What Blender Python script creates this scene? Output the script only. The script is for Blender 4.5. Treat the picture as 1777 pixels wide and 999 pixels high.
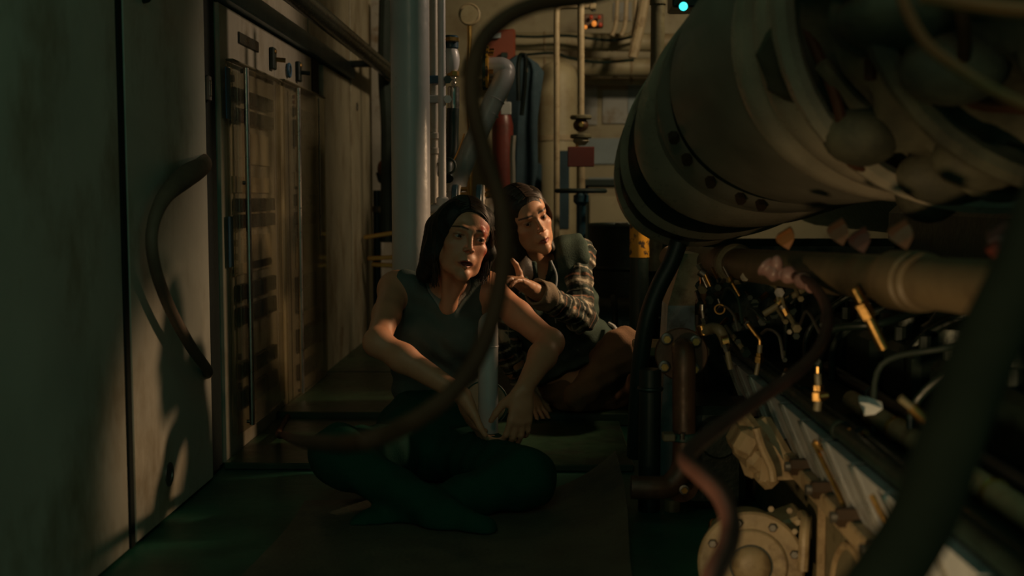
import bpy, math, random
import numpy as np
from mathutils import Vector, Matrix
random.seed(7)
for o in list(bpy.data.objects): bpy.data.objects.remove(o)
S = bpy.context.scene
COL = S.collection
R = math.radians

# ------------------------------------------------------------------ camera
CAM_H = 0.80
FPX = 2000.0
cam_d = bpy.data.cameras.new('camera')
cam = bpy.data.objects.new('camera', cam_d); COL.objects.link(cam)
YAW, PITCH = math.atan(51.5/FPX), math.atan(159.5/FPX)
cam.location = (0, 0, CAM_H)
cam.rotation_euler = (math.pi/2-PITCH, 0, YAW)
cam_d.sensor_width = 36; cam_d.lens = 36*FPX/1777
cam_d.clip_start = 0.05
cam_d.dof.use_dof = True; cam_d.dof.focus_distance = 3.35; cam_d.dof.aperture_fstop = 2.6
S.camera = cam
# ------------------------------------------------------------------ world, lights, exposure
S.view_settings.view_transform = 'Standard'; S.view_settings.look = 'None'
S.view_settings.gamma = 1; S.view_settings.exposure = 0.0
S.view_settings.use_curve_mapping = False
w = bpy.data.worlds.new('world'); S.world = w; w.use_nodes = True
bg = w.node_tree.nodes['Background']; bg.inputs[0].default_value = (0.24, 0.72, 0.52, 1); bg.inputs[1].default_value = 0.17
def area(name, loc, target, size, power, col, spread=180):
    d = bpy.data.lights.new(name, 'AREA'); d.shape = 'DISK'; d.size = size; d.energy = power; d.color = col; d.spread = R(spread)
    o = bpy.data.objects.new(name, d); COL.objects.link(o); o.location = loc
    o.rotation_euler = (Vector(target)-Vector(loc)).to_track_quat('-Z', 'Y').to_euler(); return o
def spot(name, loc, target, power, col, cone, blend=.6, size=.05):
    d = bpy.data.lights.new(name, 'SPOT'); d.energy = power; d.color = col; d.spot_size = R(cone); d.spot_blend = blend; d.shadow_soft_size = size
    o = bpy.data.objects.new(name, d); COL.objects.link(o); o.location = loc
    o.rotation_euler = (Vector(target)-Vector(loc)).to_track_quat('-Z', 'Y').to_euler(); return o
WARM = (1.0, .60, .30)
spot('work_lamp_key', (.88, 4.02, 1.04), (.04, 3.84, .56), 54, (1.0, .66, .38), 65, 1.0, .05)
spot('rim_fill', (.95, 3.72, 1.10), (-.14, 3.18, .60), 70, (1.0, .62, .34), 20, .9, .05)  # added unseen spot that edges the front woman with light
spot('work_lamp_high', (1.35, 4.5, 2.15), (-.30, 4.05, 1.42), 75, (1.0, .74, .52), 36, .9, .06)
spot('back_fill', (1.05, 4.75, 2.25), (.22, 6.6, 1.25), 62, (1.0, .78, .48), 116, .9, .10)  # added fill for the far wall and pipes, not a real fitting
spot('engine_lamp', (-.22, .85, .22), (.76, 1.92, .30), 36, (1.0, .66, .33), 62, .9, .05)
area('front_fill', (-.35, -.5, 2.05), (.1, 3.2, 1.0), .35, 3.1, (1.0, .66, .40))  # added soft warm fill from behind the camera
area('green_fill', (-.15, 1.3, 2.38), (-.15, 1.5, 0), .5, .8, (.14, 1.0, .65))  # added green fill that lifts the darkest tones

# ------------------------------------------------------------------ helpers
CR = cam.rotation_euler.to_matrix()
def P(px, py, d):
    v = CR @ Vector(((px-888.5)/FPX, -(py-499.5)/FPX, -1))
    return Vector((0, 0, CAM_H)) + v*(d/v.y)
def V(*a): return Vector(a)
ROOT = {}
def off(parent):
    return ROOT.get(parent.name, Vector((0, 0, 0))) if parent else Vector((0, 0, 0))
def tag(o, label=None, cat=None, group=None, kind=None):
    if label: o['label'] = label
    if cat: o['category'] = cat
    if group: o['group'] = group
    if kind: o['kind'] = kind
    return o
def T(name, label, cat, loc, group=None):
    o = bpy.data.objects.new(name, None); COL.objects.link(o); o.location = loc; o.empty_display_size = .05
    ROOT[o.name] = Vector(loc); return tag(o, label, cat, group)
def basis(d):
    d = Vector(d).normalized(); a = Vector((0, 0, 1)) if abs(d.z) < .9 else Vector((1, 0, 0))
    u = d.cross(a).normalized(); return u, d.cross(u).normalized(), d
def spline(pts, n=8):
    pts = [Vector(p) for p in pts]; Q = [pts[0]*2-pts[1]]+pts+[pts[-1]*2-pts[-2]]; out = []
    for i in range(1, len(Q)-2):
        a, b, c, d = Q[i-1:i+3]
        for k in range(n):
            t = k/n
            out.append(.5*((2*b)+(c-a)*t+(2*a-5*b+4*c-d)*t*t+(3*b-a-3*c+d)*t**3))
    out.append(pts[-1]); return out
class MB:
    def __init__(s): s.v, s.f = [], []
    def ring(s, c, u, v, r, n, ru=1, rv=1):
        b = len(s.v)
        for k in range(n):
            a = 2*math.pi*k/n; s.v.append(c+u*(math.cos(a)*r*ru)+v*(math.sin(a)*r*rv))
        return b
    def bridge(s, a, b, n):
        for k in range(n): s.f.append((a+k, a+(k+1) % n, b+(k+1) % n, b+k))
    def lathe(s, p0, d, prof, n=24, cap=True):
        """prof: list of (t along axis in m, radius)"""
        u, v, d = basis(d); p0 = Vector(p0); last = None
        for i, (t, r) in enumerate(prof):
            b = s.ring(p0+d*t, u, v, r, n)
            if last is not None: s.bridge(last, b, n)
            elif cap: s.f.append(tuple(range(b+n-1, b-1, -1)))
            last = b
        if cap: s.f.append(tuple(range(last, last+n)))
        return s
    def cyl(s, a, b, r, r2=None, n=16, bev=0):
        a, b = Vector(a), Vector(b); L = (b-a).length; r2 = r if r2 is None else r2
        if bev: return s.lathe(a, b-a, [(0, r-bev), (bev, r), (L-bev, r2), (L, r2-bev)], n)
        return s.lathe(a, b-a, [(0, r), (L, r2)], n)
    def tube(s, pts, r, n=10, sm=6, cap=True):
        path = spline(pts, sm) if sm else [Vector(p) for p in pts]; m = len(path); last = None
        u = None
        for i, p in enumerate(path):
            d = (path[min(i+1, m-1)]-path[max(i-1, 0)]).normalized()
            if u is None: u = basis(d)[0]
            u = (u-d*u.dot(d)).normalized(); v = d.cross(u)
            rr = r(i/(m-1)) if callable(r) else r
            b = s.ring(p, u, v, rr, n)
            if last is not None: s.bridge(last, b, n)
            elif cap: s.f.append(tuple(range(b+n-1, b-1, -1)))
            last = b
        if cap: s.f.append(tuple(range(last, last+n)))
        return s
    def box(s, c, sz, rot=None, bev=0):
        c = Vector(c); hx, hy, hz = [q/2 for q in sz]; M = rot or Matrix.Identity(3)
        if not bev:
            b = len(s.v)
            for x in (-hx, hx):
                for y in (-hy, hy):
                    for z in (-hz, hz): s.v.append(c+M@Vector((x, y, z)))
            for f in ((0, 1, 3, 2), (4, 6, 7, 5), (0, 4, 5, 1), (2, 3, 7, 6), (0, 2, 6, 4), (1, 5, 7, 3)): s.f.append(tuple(b+i for i in f))
            return s
        e = bev; b = len(s.v); ids = {}
        for i in range(8):
            sx, sy, sz_ = [(1 if i >> k & 1 else -1) for k in range(3)]
            for ax in range(3):
                q = [sx*(hx-e), sy*(hy-e), sz_*(hz-e)]; h = (hx, hy, hz)[ax]; q[ax] = (sx, sy, sz_)[ax]*h
                ids[(sx, sy, sz_, ax)] = len(s.v); s.v.append(c+M@Vector(q))
        def k(sg, ax): return ids[tuple(sg)+(ax,)]
        for ax in range(3):
            o1, o2 = [a for a in range(3) if a != ax]
            for sg in (-1, 1):
                q = []
                for a, bb in ((-1, -1), (1, -1), (1, 1), (-1, 1)):
                    t = [0, 0, 0]; t[ax] = sg; t[o1] = a; t[o2] = bb; q.append(k(t, ax))
                s.f.append(tuple(q))
            for a in (-1, 1):
                for bb in (-1, 1):
                    t1 = [0]*3; t1[o1] = a; t1[o2] = bb; t1[ax] = -1; t2 = list(t1); t2[ax] = 1
                    s.f.append((k(t1, o1), k(t1, o2), k(t2, o2), k(t2, o1)))
        for i in range(8):
            sg = [(1 if i >> kk & 1 else -1) for kk in range(3)]; s.f.append((k(sg, 0), k(sg, 1), k(sg, 2)))
        return s
    def ell(s, c, rad, n=16, m=10, rot=None):
        c = Vector(c); M = rot or Matrix.Identity(3); b = len(s.v)
        for j in range(1, m):
            th = math.pi*j/m
            for k in range(n):
                a = 2*math.pi*k/n
                s.v.append(c+M@Vector((rad[0]*math.sin(th)*math.cos(a), rad[1]*math.sin(th)*math.sin(a), rad[2]*math.cos(th))))
        t = len(s.v); s.v.append(c+M@Vector((0, 0, rad[2]))); s.v.append(c+M@Vector((0, 0, -rad[2])))
        for j in range(m-2): s.bridge(b+j*n, b+(j+1)*n, n)
        for k in range(n):
            s.f.append((b+(k+1) % n, b+k, t)); s.f.append((b+(m-2)*n+k, b+(m-2)*n+(k+1) % n, t+1))
        return s
    def torus(s, c, d, Rr, r, n=24, m=8, a0=0, a1=2*math.pi):
        u, v, d = basis(d); c = Vector(c); full = abs(a1-a0-2*math.pi) < 1e-4; first = last = None
        k2 = n if full else n+1
        for i in range(k2):
            a = a0+(a1-a0)*i/n; e = u*math.cos(a)+v*math.sin(a)
            b = s.ring(c+e*Rr, e, d, r, m)
            if last is not None: s.bridge(last, b, m)
            else: first = b
            last = b
        if full: s.bridge(last, first, m)
        return s
    def prism(s, poly, d):
        b = len(s.v); n = len(poly); d = Vector(d)
        for p in poly: s.v.append(Vector(p))
        for p in poly: s.v.append(Vector(p)+d)
        s.f.append(tuple(range(b+n-1, b-1, -1))); s.f.append(tuple(range(b+n, b+2*n)))
        for k in range(n): s.f.append((b+k, b+(k+1) % n, b+n+(k+1) % n, b+n+k))
        return s
    def build(s, name, m, parent=None, sharp=35, smooth=True):
        o0 = off(parent); me = bpy.data.meshes.new(name)
        me.from_pydata([tuple(p-o0) for p in s.v], [], s.f); me.update()
        import bmesh
        bm = bmesh.new(); bm.from_mesh(me); bmesh.ops.recalc_face_normals(bm, faces=bm.faces); bm.to_mesh(me); bm.free()
        if smooth:
            me.polygons.foreach_set('use_smooth', [True]*len(me.polygons)); me.set_sharp_from_angle(angle=R(sharp))
        me.materials.append(M[m] if isinstance(m, str) else m)
        o = bpy.data.objects.new(name, me); COL.objects.link(o)
        if parent:
            o.parent = parent; ROOT[o.name] = o0
        return o
def solo(name, mb, m, label, cat, group=None, **k):
    """a thing that is a single mesh, with its origin at its own centre"""
    c = sum(mb.v, Vector())/len(mb.v); mb.v = [p-c for p in mb.v]
    o = mb.build(name, m, **k); o.location = c; ROOT[o.name] = c; return tag(o, label, cat, group)
def struct(name, mb, m, parent=None):
    o = mb.build(name, m, parent); o['kind'] = 'structure'; return o

# ------------------------------------------------------------------ materials
M = {}
def mat(name, col, rough=.5, metal=0., var=.25, scale=6., bump=.15, bscale=45., stain=None, attr=False, spec=.5, alpha=None, emit=None, stretch=None, coat=0, sss=0):
    m = bpy.data.materials.new(name); m.use_nodes = True; nt = m.node_tree; N = nt.nodes; L = nt.links
    b = N['Principled BSDF']; tc = N.new('ShaderNodeTexCoord'); src = tc.outputs['Object']
    if stretch:
        mp = N.new('ShaderNodeMapping'); mp.inputs['Scale'].default_value = stretch; L.new(src, mp.inputs[0]); vs = mp.outputs[0]
    else: vs = src
    nz = N.new('ShaderNodeTexNoise'); nz.inputs['Scale'].default_value = scale; nz.inputs['Detail'].default_value = 6; L.new(vs, nz.inputs['Vector'])
    rp = N.new('ShaderNodeValToRGB'); rp.color_ramp.elements[0].position = .3; rp.color_ramp.elements[1].position = .72
    rp.color_ramp.elements[0].color = tuple(c*(1-var) for c in col)+(1,); rp.color_ramp.elements[1].color = tuple(min(1, c*(1+var)) for c in col)+(1,)
    L.new(nz.outputs[0], rp.inputs[0]); out = rp.outputs[0]
    if attr:
        at = N.new('ShaderNodeAttribute'); at.attribute_name = 'col'; mx = N.new('ShaderNodeMix'); mx.data_type = 'RGBA'; mx.blend_type = 'MULTIPLY'; mx.inputs[0].default_value = 1
        L.new(out, mx.inputs[6]); L.new(at.outputs['Color'], mx.inputs[7]); out = mx.outputs[2]
    if stain:
        sc, ssc, lo, hi = stain[:4]
        n2 = N.new('ShaderNodeTexNoise'); n2.inputs['Scale'].default_value = ssc; n2.inputs['Detail'].default_value = 8; n2.inputs['Roughness'].default_value = .65
        if len(stain) > 4:
            mp2 = N.new('ShaderNodeMapping'); mp2.inputs['Scale'].default_value = stain[4]; L.new(src, mp2.inputs[0]); L.new(mp2.outputs[0], n2.inputs['Vector'])
        else: L.new(src, n2.inputs['Vector'])
        mr = N.new('ShaderNodeMapRange'); mr.inputs[1].default_value = lo; mr.inputs[2].default_value = hi; L.new(n2.outputs[0], mr.inputs[0])
        mx = N.new('ShaderNodeMix'); mx.data_type = 'RGBA'; L.new(mr.outputs[0], mx.inputs[0]); L.new(out, mx.inputs[6]); mx.inputs[7].default_value = tuple(sc)+(1,); out = mx.outputs[2]
    L.new(out, b.inputs['Base Color'])
    b.inputs['Metallic'].default_value = metal; b.inputs['Specular IOR Level'].default_value = spec
    if coat: b.inputs['Coat Weight'].default_value = coat
    if sss: b.inputs['Subsurface Weight'].default_value = sss; b.inputs['Subsurface Radius'].default_value = (.012, .005, .003)
    n3 = N.new('ShaderNodeTexNoise'); n3.inputs['Scale'].default_value = bscale; n3.inputs['Detail'].default_value = 5; L.new(vs, n3.inputs['Vector'])
    mr = N.new('ShaderNodeMapRange'); mr.inputs[3].default_value = max(.03, rough-.12); mr.inputs[4].default_value = min(1, rough+.12); L.new(n3.outputs[0], mr.inputs[0]); L.new(mr.outputs[0], b.inputs['Roughness'])
    if bump:
        bp = N.new('ShaderNodeBump'); bp.inputs['Strength'].default_value = bump; bp.inputs['Distance'].default_value = .004; L.new(n3.outputs[0], bp.inputs['Height']); L.new(bp.outputs[0], b.inputs['Normal'])
    if alpha is not None: b.inputs['Alpha'].default_value = alpha
    if emit: b.inputs['Emission Color'].default_value = tuple(emit[0])+(1,); b.inputs['Emission Strength'].default_value = emit[1]
    M[name] = m; return m
mat('cabinet_paint', (.36, .33, .26), .42, var=.16, scale=3, bump=.08, stain=((.17, .135, .08), 5, .48, .75, (1, 1, .6)))
mat('cabinet_far', (.40, .35, .25), .45, var=.18, scale=4, bump=.08, stain=((.18, .12, .06), 7, .48, .72, (1, 1, .55)))
mat('dark_gap', (.008, .014, .012), .7, spec=.2)
mat('blue_strip', (.17, .25, .30), .35, var=.3)
mat('black_rail', (.008, .014, .012), .3, var=.3, bump=.05, spec=.35)
mat('steel', (.42, .40, .36), .3, 1, var=.2)
mat('dull_steel', (.20, .19, .17), .45, .9, var=.3)
mat('brass', (.60, .36, .12), .32, 1, var=.3, bscale=60, stain=((.16, .09, .03), 12, .62, .8))
mat('white_paint', (.50, .49, .49), .33, var=.08, scale=5, bump=.35, bscale=26, stain=((.20, .15, .10), 14, .66, .75))
mat('white_paint_old', (.46, .42, .36), .42, var=.14, scale=8, bump=.3, bscale=30, stain=((.22, .13, .06), 9, .55, .72))
mat('beige_paint', (.40, .31, .19), .45, var=.2, scale=6, bump=.2, stain=((.14, .08, .03), 10, .52, .7))
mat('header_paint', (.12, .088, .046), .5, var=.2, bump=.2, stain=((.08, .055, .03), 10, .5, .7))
mat('bulkhead', (.40, .34, .21), .55, var=.2, scale=2, bump=.15, stain=((.20, .13, .06), 3, .5, .75))
mat('deck_green', (.018, .048, .024), .38, var=.35, scale=8, bump=.3, bscale=30, stain=((.02, .025, .018), 5, .5, .7))
mat('deck_dark', (.012, .090, .055), .5, var=.35, scale=6, bump=.25, bscale=30)
mat('mat_rubber', (.080, .082, .055), .55, var=.25, scale=10, bump=.4, bscale=90, stain=((.025, .045, .034), 4, .5, .66))
mat('rubber', (.010, .022, .017), .42, var=.3, bump=.1)
mat('rubber_matt', (.013, .026, .020), .7, var=.3, bump=.2)
mat('hose_brown', (.070, .030, .014), .65, var=.3, scale=14, spec=.2)
mat('hose_red', (.050, .022, .017), .5, var=.3, scale=14)
mat('hose_dark', (.042, .034, .019), .8, var=.25, scale=10, spec=.15)
mat('shadow_brown', (.13, .095, .065), .7, var=.3, scale=10)  # dull tone for the tube that stands in for a shadow
mat('cabinet_lit', (.48, .47, .40), .42, var=.16, scale=3, bump=.08, stain=((.24, .19, .11), 5, .48, .75, (1, 1, .6)))  # lighter copy of the cabinet paint, extra light put into the colour
mat('cable_orange', (.26, .10, .03), .5, var=.25)
mat('tape_pink', (.30, .17, .15), .4, var=.3, scale=25, bump=.6, bscale=60)
mat('red_paint', (.13, .024, .016), .4, var=.2, stain=((.07, .03, .02), 8, .55, .7))
mat('red_box', (.20, .045, .02), .45, var=.15)
mat('blue_paint', (.02, .06, .085), .35, var=.3, stain=((.03, .03, .03), 14, .55, .7))
mat('teal_paint', (.02, .085, .07), .35, var=.3)
mat('green_flange', (.02, .05, .03), .45, var=.4, stain=((.35, .22, .06), 18, .55, .62))
mat('yellow_paint', (.52, .26, .02), .42, var=.15, stain=((.06, .04, .02), 34, .52, .56))
mat('knob_brown', (.045, .028, .016), .5, .2, var=.3)
mat('rust_brown', (.095, .050, .028), .45, .2, var=.35, scale=12, bump=.3, stain=((.06, .03, .015), 20, .5, .7))
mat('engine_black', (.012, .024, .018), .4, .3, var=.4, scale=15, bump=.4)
mat('engine_grey', (.33, .36, .37), .36, .15, var=.18, scale=9, bump=.15, stain=((.10, .08, .05), 12, .52, .72))
mat('engine_cream', (.35, .26, .145), .5, var=.2, scale=9, bump=.35, bscale=50, stain=((.12, .07, .03), 14, .48, .7))
mat('engine_olive', (.16, .14, .08), .5, var=.25, bump=.3, stain=((.05, .04, .02), 12, .5, .7))
mat('drum_dark', (.24, .22, .17), .36, .15, var=.3, scale=5, bump=.12)
mat('drum_band', (.40, .35, .26), .30, .2, var=.25, scale=7, bump=.1)
mat('lagging', (.085, .080, .048), .75, var=.5, scale=9, bump=.9, bscale=18, stain=((.03, .03, .02), 6, .45, .65))
mat('paper', (.42, .42, .40), .7, var=.12, stain=((.25, .18, .10), 5, .5, .7))
mat('paper_blue', (.30, .36, .38), .7, var=.12)
mat('screen_dark', (.014, .018, .016), .3, var=.2)
mat('blue_tape', (.03, .10, .17), .5, var=.2)
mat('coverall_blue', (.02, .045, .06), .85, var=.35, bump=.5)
mat('rag', (.55, .56, .55), .8, var=.15, bump=.5, bscale=30)
mat('wood', (.26, .14, .05), .6, var=.3, scale=5, stretch=(6, 6, 1))
mat('skin', (1, 1, 1), .48, var=.07, scale=40, bump=.10, bscale=260, attr=True, spec=.45, sss=.12)
mat('cloth', (1, 1, 1), .85, var=.18, scale=22, bump=.35, bscale=220, attr=True, spec=.15)
mat('hair', (.012, .014, .010), .55, var=.4, scale=50, bump=.2, bscale=150, spec=.25)
mat('hair_brown', (.026, .019, .012), .5, var=.4, scale=50, bump=.2, bscale=150, spec=.3)
mat('hair_strand', (.034, .020, .011), .42, var=.4, scale=60, bump=0, spec=.5)  # lighter than the hair mass, paints highlights onto the strands
mat('eye_white', (.34, .29, .25), .12, var=.05, bump=0)
mat('iris', (.03, .018, .010), .1, var=.3, bump=0)
mat('hair_tie', (.02, .025, .02), .7)
mat('led_teal', (.05, .4, .4), .3, emit=((.05, .75, .75), 2.2))
mat('lamp_amber', (.5, .16, .03), .25, emit=((1, .32, .05), .5))
mat('lamp_red', (.25, .03, .015), .25, emit=((1, .10, .02), .05))
m = mat('acrylic', (.62, .55, .40), .08, var=.06, bump=.03, bscale=4, alpha=.20, coat=.5)
def acrylic():
    m = bpy.data.materials.new('acrylic_sheet'); m.use_nodes = True; N = m.node_tree.nodes; L = m.node_tree.links; N.remove(N['Principled BSDF']); out = N['Material Output']
    tr = N.new('ShaderNodeBsdfTransparent'); tr.inputs[0].default_value = (.95, .93, .86, 1)
    di = N.new('ShaderNodeBsdfDiffuse'); di.inputs[0].default_value = (.45, .40, .30, 1)
    tc = N.new('ShaderNodeTexCoord'); nz = N.new('ShaderNodeTexNoise'); nz.inputs['Scale'].default_value = 5; L.new(tc.outputs['Object'], nz.inputs['Vector'])
    mr = N.new('ShaderNodeMapRange'); mr.inputs[3].default_value = .0; mr.inputs[4].default_value = .08; L.new(nz.outputs[0], mr.inputs[0])
    m1 = N.new('ShaderNodeMixShader'); L.new(mr.outputs[0], m1.inputs[0]); L.new(tr.outputs[0], m1.inputs[1]); L.new(di.outputs[0], m1.inputs[2])
    gl = N.new('ShaderNodeBsdfGlossy'); gl.inputs['Roughness'].default_value = .07
    fr = N.new('ShaderNodeFresnel'); fr.inputs[0].default_value = 1.22
    ml = N.new('ShaderNodeMath'); ml.operation = 'MULTIPLY'; ml.inputs[1].default_value = .55; L.new(fr.outputs[0], ml.inputs[0]); m2 = N.new('ShaderNodeMixShader'); L.new(ml.outputs[0], m2.inputs[0]); L.new(m1.outputs[0], m2.inputs[1]); L.new(gl.outputs[0], m2.inputs[2]); L.new(m2.outputs[0], out.inputs[0]); return m
M['acrylic'] = acrylic()

# ================================================================== SETTING
struct('floor', MB().box((.8, 3.6, -.05), (5.0, 8.6, .1)), 'deck_dark')
fl = bpy.data.objects['floor']
struct('wall_left', MB().box((-1.50, 3.6, 1.2), (.1, 8.6, 2.4)), 'bulkhead')
wb = struct('wall_back', MB().box((.8, 7.75, 1.2), (5.0, .1, 2.4)), 'bulkhead')
struct('wall_right', MB().box((2.95, 3.6, 1.2), (.1, 8.6, 2.4)), 'bulkhead')
struct('ceiling', MB().box((.8, 4.4, 2.45), (5.0, 6.8, .1)), 'bulkhead')
# deck plates: a raised plate behind, each with its own edge
def plate(x0, x1, y0, y1, z1, m='deck_green'):
    o = MB().box(((x0+x1)/2, (y0+y1)/2, z1/2+.0005), (x1-x0, y1-y0, z1-.001), bev=.004).build('deck_plate', m, fl); return o
plate(-.93, .42, 3.98, 4.9, .045); plate(-.93, .42, 4.912, 6.0, .045); plate(-.93, .42, 6.012, 7.6, .045)
plate(.432, 1.6, 3.98, 6.0, .045); plate(-.93, .27, 3.30, 3.965, .022)

# ================================================================== LEFT: cabinets
XF = -.93
def Yx(px): return -XF*2000/(940-px)            # distance along the cabinet front at a column of the photo
def cabinet(y0, y1, z0, z1, label, paint='cabinet_paint', thick=.42, group=None, door=True):
    c = T('steel_cabinet', label, 'cabinet', (XF-.25, (y0+y1)/2, z0), group)
    MB().box((XF-.02-thick/2, (y0+y1)/2, (z0+z1)/2), (thick, y1-y0-.002, z1-z0)).build('body', paint, c)
    if door: MB().box((XF-.008, (y0+y1)/2, (z0+z1)/2), (.024, y1-y0-.014, z1-z0-.012), bev=.004).build('door', paint, c)
    return c
def lock(par, y, z, r=.014):
    MB().lathe((XF+.003, y, z), (1, 0, 0), [(0, r), (.004, r), (.006, r*.75), (.006, r*.5), (.003, r*.45)], 18).build('lock', 'dull_steel', par)
c1 = cabinet(.75, 2.525, 0, 2.2, 'large plain steel cabinet panel nearest the camera at far left', 'cabinet_lit')
c2 = cabinet(2.555, 3.19, 0, 2.2, 'narrow steel cabinet with a round lock near the floor', 'cabinet_lit')
lock(c2, 2.80, .11, .03)
MB().box((XF-.010, 2.5405, 1.1), (.03, .028, 2.19), bev=.002).build('gap_shade', 'dark_gap', c2)  # dark strip put in the gap as its shade
MB().tube([(XF+.005, 2.66, 1.278), (XF+.02, 2.665, 1.272), (XF+.02, 2.69, 1.255), (XF+.005, 2.695, 1.25)], .006, 8).build('handle', 'rubber', c2)
po = solo('corner_post', MB().box((XF-.06, 3.265, 1.1), (.10, .13, 2.2), bev=.004), 'dark_gap', 'dark recessed post beside the instrument cabinet', 'post')
cl = T('strike_plate', 'small steel strike plate on the dark recessed post', 'latch', P(369, 160, 3.24))
MB().box((XF-.004, 3.235, 1.10), (.014, .03, .07), bev=.003).build('plate', 'dull_steel', cl)
MB().box((XF+.004, 3.232, 1.10), (.006, .012, .045), bev=.002).build('catch', 'steel', cl)

c3 = cabinet(3.345, 4.905, 0, 1.362, 'instrument cabinet with two clear covered doors and switch rows', door=False)
for y0, y1 in ((3.352, 4.036), (4.044, 4.69)):
    d = MB().box((XF-.012, (y0+y1)/2, .683), (.02, y1-y0, 1.35), bev=.003).build('door', 'cabinet_paint', c3)
MB().box((XF-.016, 4.80, .64), (.02, .19, 1.16), bev=.003).build('side_panel', 'cabinet_paint', c3)
MB().box((XF-.012, 4.775, 1.29), (.02, .14, .135), bev=.003).build('slot', 'dark_gap', c3)
MB().box((XF+.0005, 3.68, 1.285), (.006, .245, .035), bev=.002).build('vent_slot', 'screen_dark', c3)
for i, (y, z) in enumerate(((3.985, 1.27), (4.405, 1.27))):
    h = MB().box((XF+.006, y, z), (.018, .045, .075), bev=.004).build('latch', 'engine_black', c3)
    MB().cyl((XF+.014, y+.01, z-.002), (XF+.045, y+.02, z-.004), .008, n=10).build('latch_knob', 'brass' if i == 0 else 'engine_black', h)
    MB().box((XF+.012, y, z+.024), (.014, .02, .014), bev=.003).build('keeper', 'brass', h)
lk = MB().torus((XF+.006, 4.24, 1.258), (1, 0, 0), .022, .006, 18, 8).build('lock_ring', 'blue_tape', c3)
MB().cyl((XF+.0, 4.24, 1.258), (XF+.010, 4.24, 1.258), .014, n=14, bev=.003).build('lock_core', 'engine_black', lk)
# switch rows behind the covers
def rowblk(y0, y1, z, h, n=1, m='screen_dark'):
    w_ = (y1-y0)/n
    for k in range(n):
        MB().box((XF+.007, y0+w_*(k+.5), z), (.018, w_-.008, h), bev=.003).build('switch_block', m, c3)
def plateblk(y0, y1, z, h, m='paper'):
    MB().box((XF+.0005, (y0+y1)/2, z), (.006, y1-y0, h), bev=.001).build('label_plate', m, c3)
for z, h in ((1.105, .042), (1.045, .042), (.772, .042), (.722, .042), (.505, .05), (.432, .055), (.265, .05), (.175, .06)):
    rowblk(3.455, 3.585, z, h); rowblk(3.64, 3.945, z, h, 2)
for z, h in ((1.115, .03), (1.035, .10), (.785, .045), (.715, .05), (.47, .05), (.40, .09), (.25, .09), (.13, .06)):
    rowblk(4.315, 4.365, z, h); rowblk(4.42, 4.66, z, h, 2)
for y0, y1, z, h in ((3.455, 3.95, .835, .05), (3.66, 3.94, .62, .11), (3.455, 3.93, .575, .035), (4.33, 4.64, .60, .10), (3.62, 3.95, .95, .10), (4.33, 4.64, .86, .06), (4.33, 4.62, .54, .03)):
    plateblk(y0, y1, z, h, 'cabinet_far')
for k in range(4):
    for z0 in (1.15, .70): MB().cyl((XF+.002, 3.455, z0-.042*k), (XF+.012, 3.455, z0-.042*k), .011, n=10).build('terminal', 'screen_dark', c3)
    MB().cyl((XF+.002, 3.475, .31-.03*k), (XF+.012, 3.475, .31-.03*k), .010, n=10).build('terminal', 'screen_dark', c3)
for z in (1.10, .665): MB().box((XF+.010, 3.392, z), (.004, .05, .15), bev=.001).build('blue_tape', 'blue_tape', c3)
# red marks column
for k in range(3): MB().box((XF+.001, 4.335, 1.17-.02*k), (.006, .025, .012)).build('indicator_tab', 'red_paint', c3)
# the clear covers, a real gap in front of the doors, with rounded top, edge strips and rods
for i, (y0, y1, z0, z1) in enumerate(((3.39, 4.025, .085, 1.195), (4.075, 4.84, .055, 1.205))):
    cv = T('clear_cover', ['bulging clear acrylic cover over the nearer switch column', 'clear acrylic cover over the farther switch column'][i], 'cover', (XF+.03, (y0+y1)/2, z0))
    g = MB(); n = 12; xo = .018
    for k in range(n+1):
        t = k/n; bul = xo+.010*math.sin(math.pi*t)
        for z in (z0, z1-.01*(1-t) if i == 0 else z1): g.v.append(V(XF+bul, y0+(y1-y0)*t, z))
        for z in (z0, z1-.01*(1-t) if i == 0 else z1): g.v.append(V(XF+bul+.004, y0+(y1-y0)*t, z))
    for k in range(n):
        a, b = 4*k, 4*k+4
        g.f += [(a, a+1, b+1, b), (a+2, b+2, b+3, a+3), (a+1, a+3, b+3, b+1), (a, b, b+2, a+2)]
    g.f += [(0, 2, 3, 1), (4*n, 4*n+1, 4*n+3, 4*n+2)]
    g.build('sheet', 'acrylic', cv)
    for y in (y0+.006, y1-.006):
        MB().box((XF+.013, y, (z0+z1)/2), (.018, .010, z1-z0), bev=.002).build('edge_strip', 'acrylic', cv)
    MB().box((XF+.016, (y0+y1)/2, z1+.003), (.024, y1-y0, .006), bev=.002).build('top_strip', 'engine_olive', cv)
    yr = (3.50, 4.25)[i]
    MB().cyl((XF+.036, yr, z0+.01), (XF+.036, yr, z1-.01), .0085, n=12).build('rod', 'steel', cv)
    for z in (z0+.02, z1-.02, (z0+z1)/2+.2): MB().cyl((XF+.02, yr, z), (XF+.042, yr, z), .006, n=8).build('rod_clip', 'dull_steel', cv)
MB().cyl((XF+.035, 4.645, .62), (XF+.035, 4.645, 1.19), .003, n=6).build('cord', 'steel', bpy.data.objects['clear_cover.001'])
c4 = cabinet(4.915, 5.60, 0, 1.362, 'stained steel cabinet panel beyond the clear covers', 'cabinet_far')
c5 = cabinet(5.625, 6.32, 0, 2.2, 'farthest narrow stained cabinet with a small round lock', 'cabinet_far'); lock(c5, 5.80, 1.245, .022)
c6 = cabinet(3.345, 4.60, 1.435, 2.2, 'upper steel cabinet above the blue strip nearer half', 'cabinet_paint')
c7 = cabinet(4.61, 5.60, 1.435, 2.2, 'upper steel cabinet above the blue strip farther half', 'cabinet_far')
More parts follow.
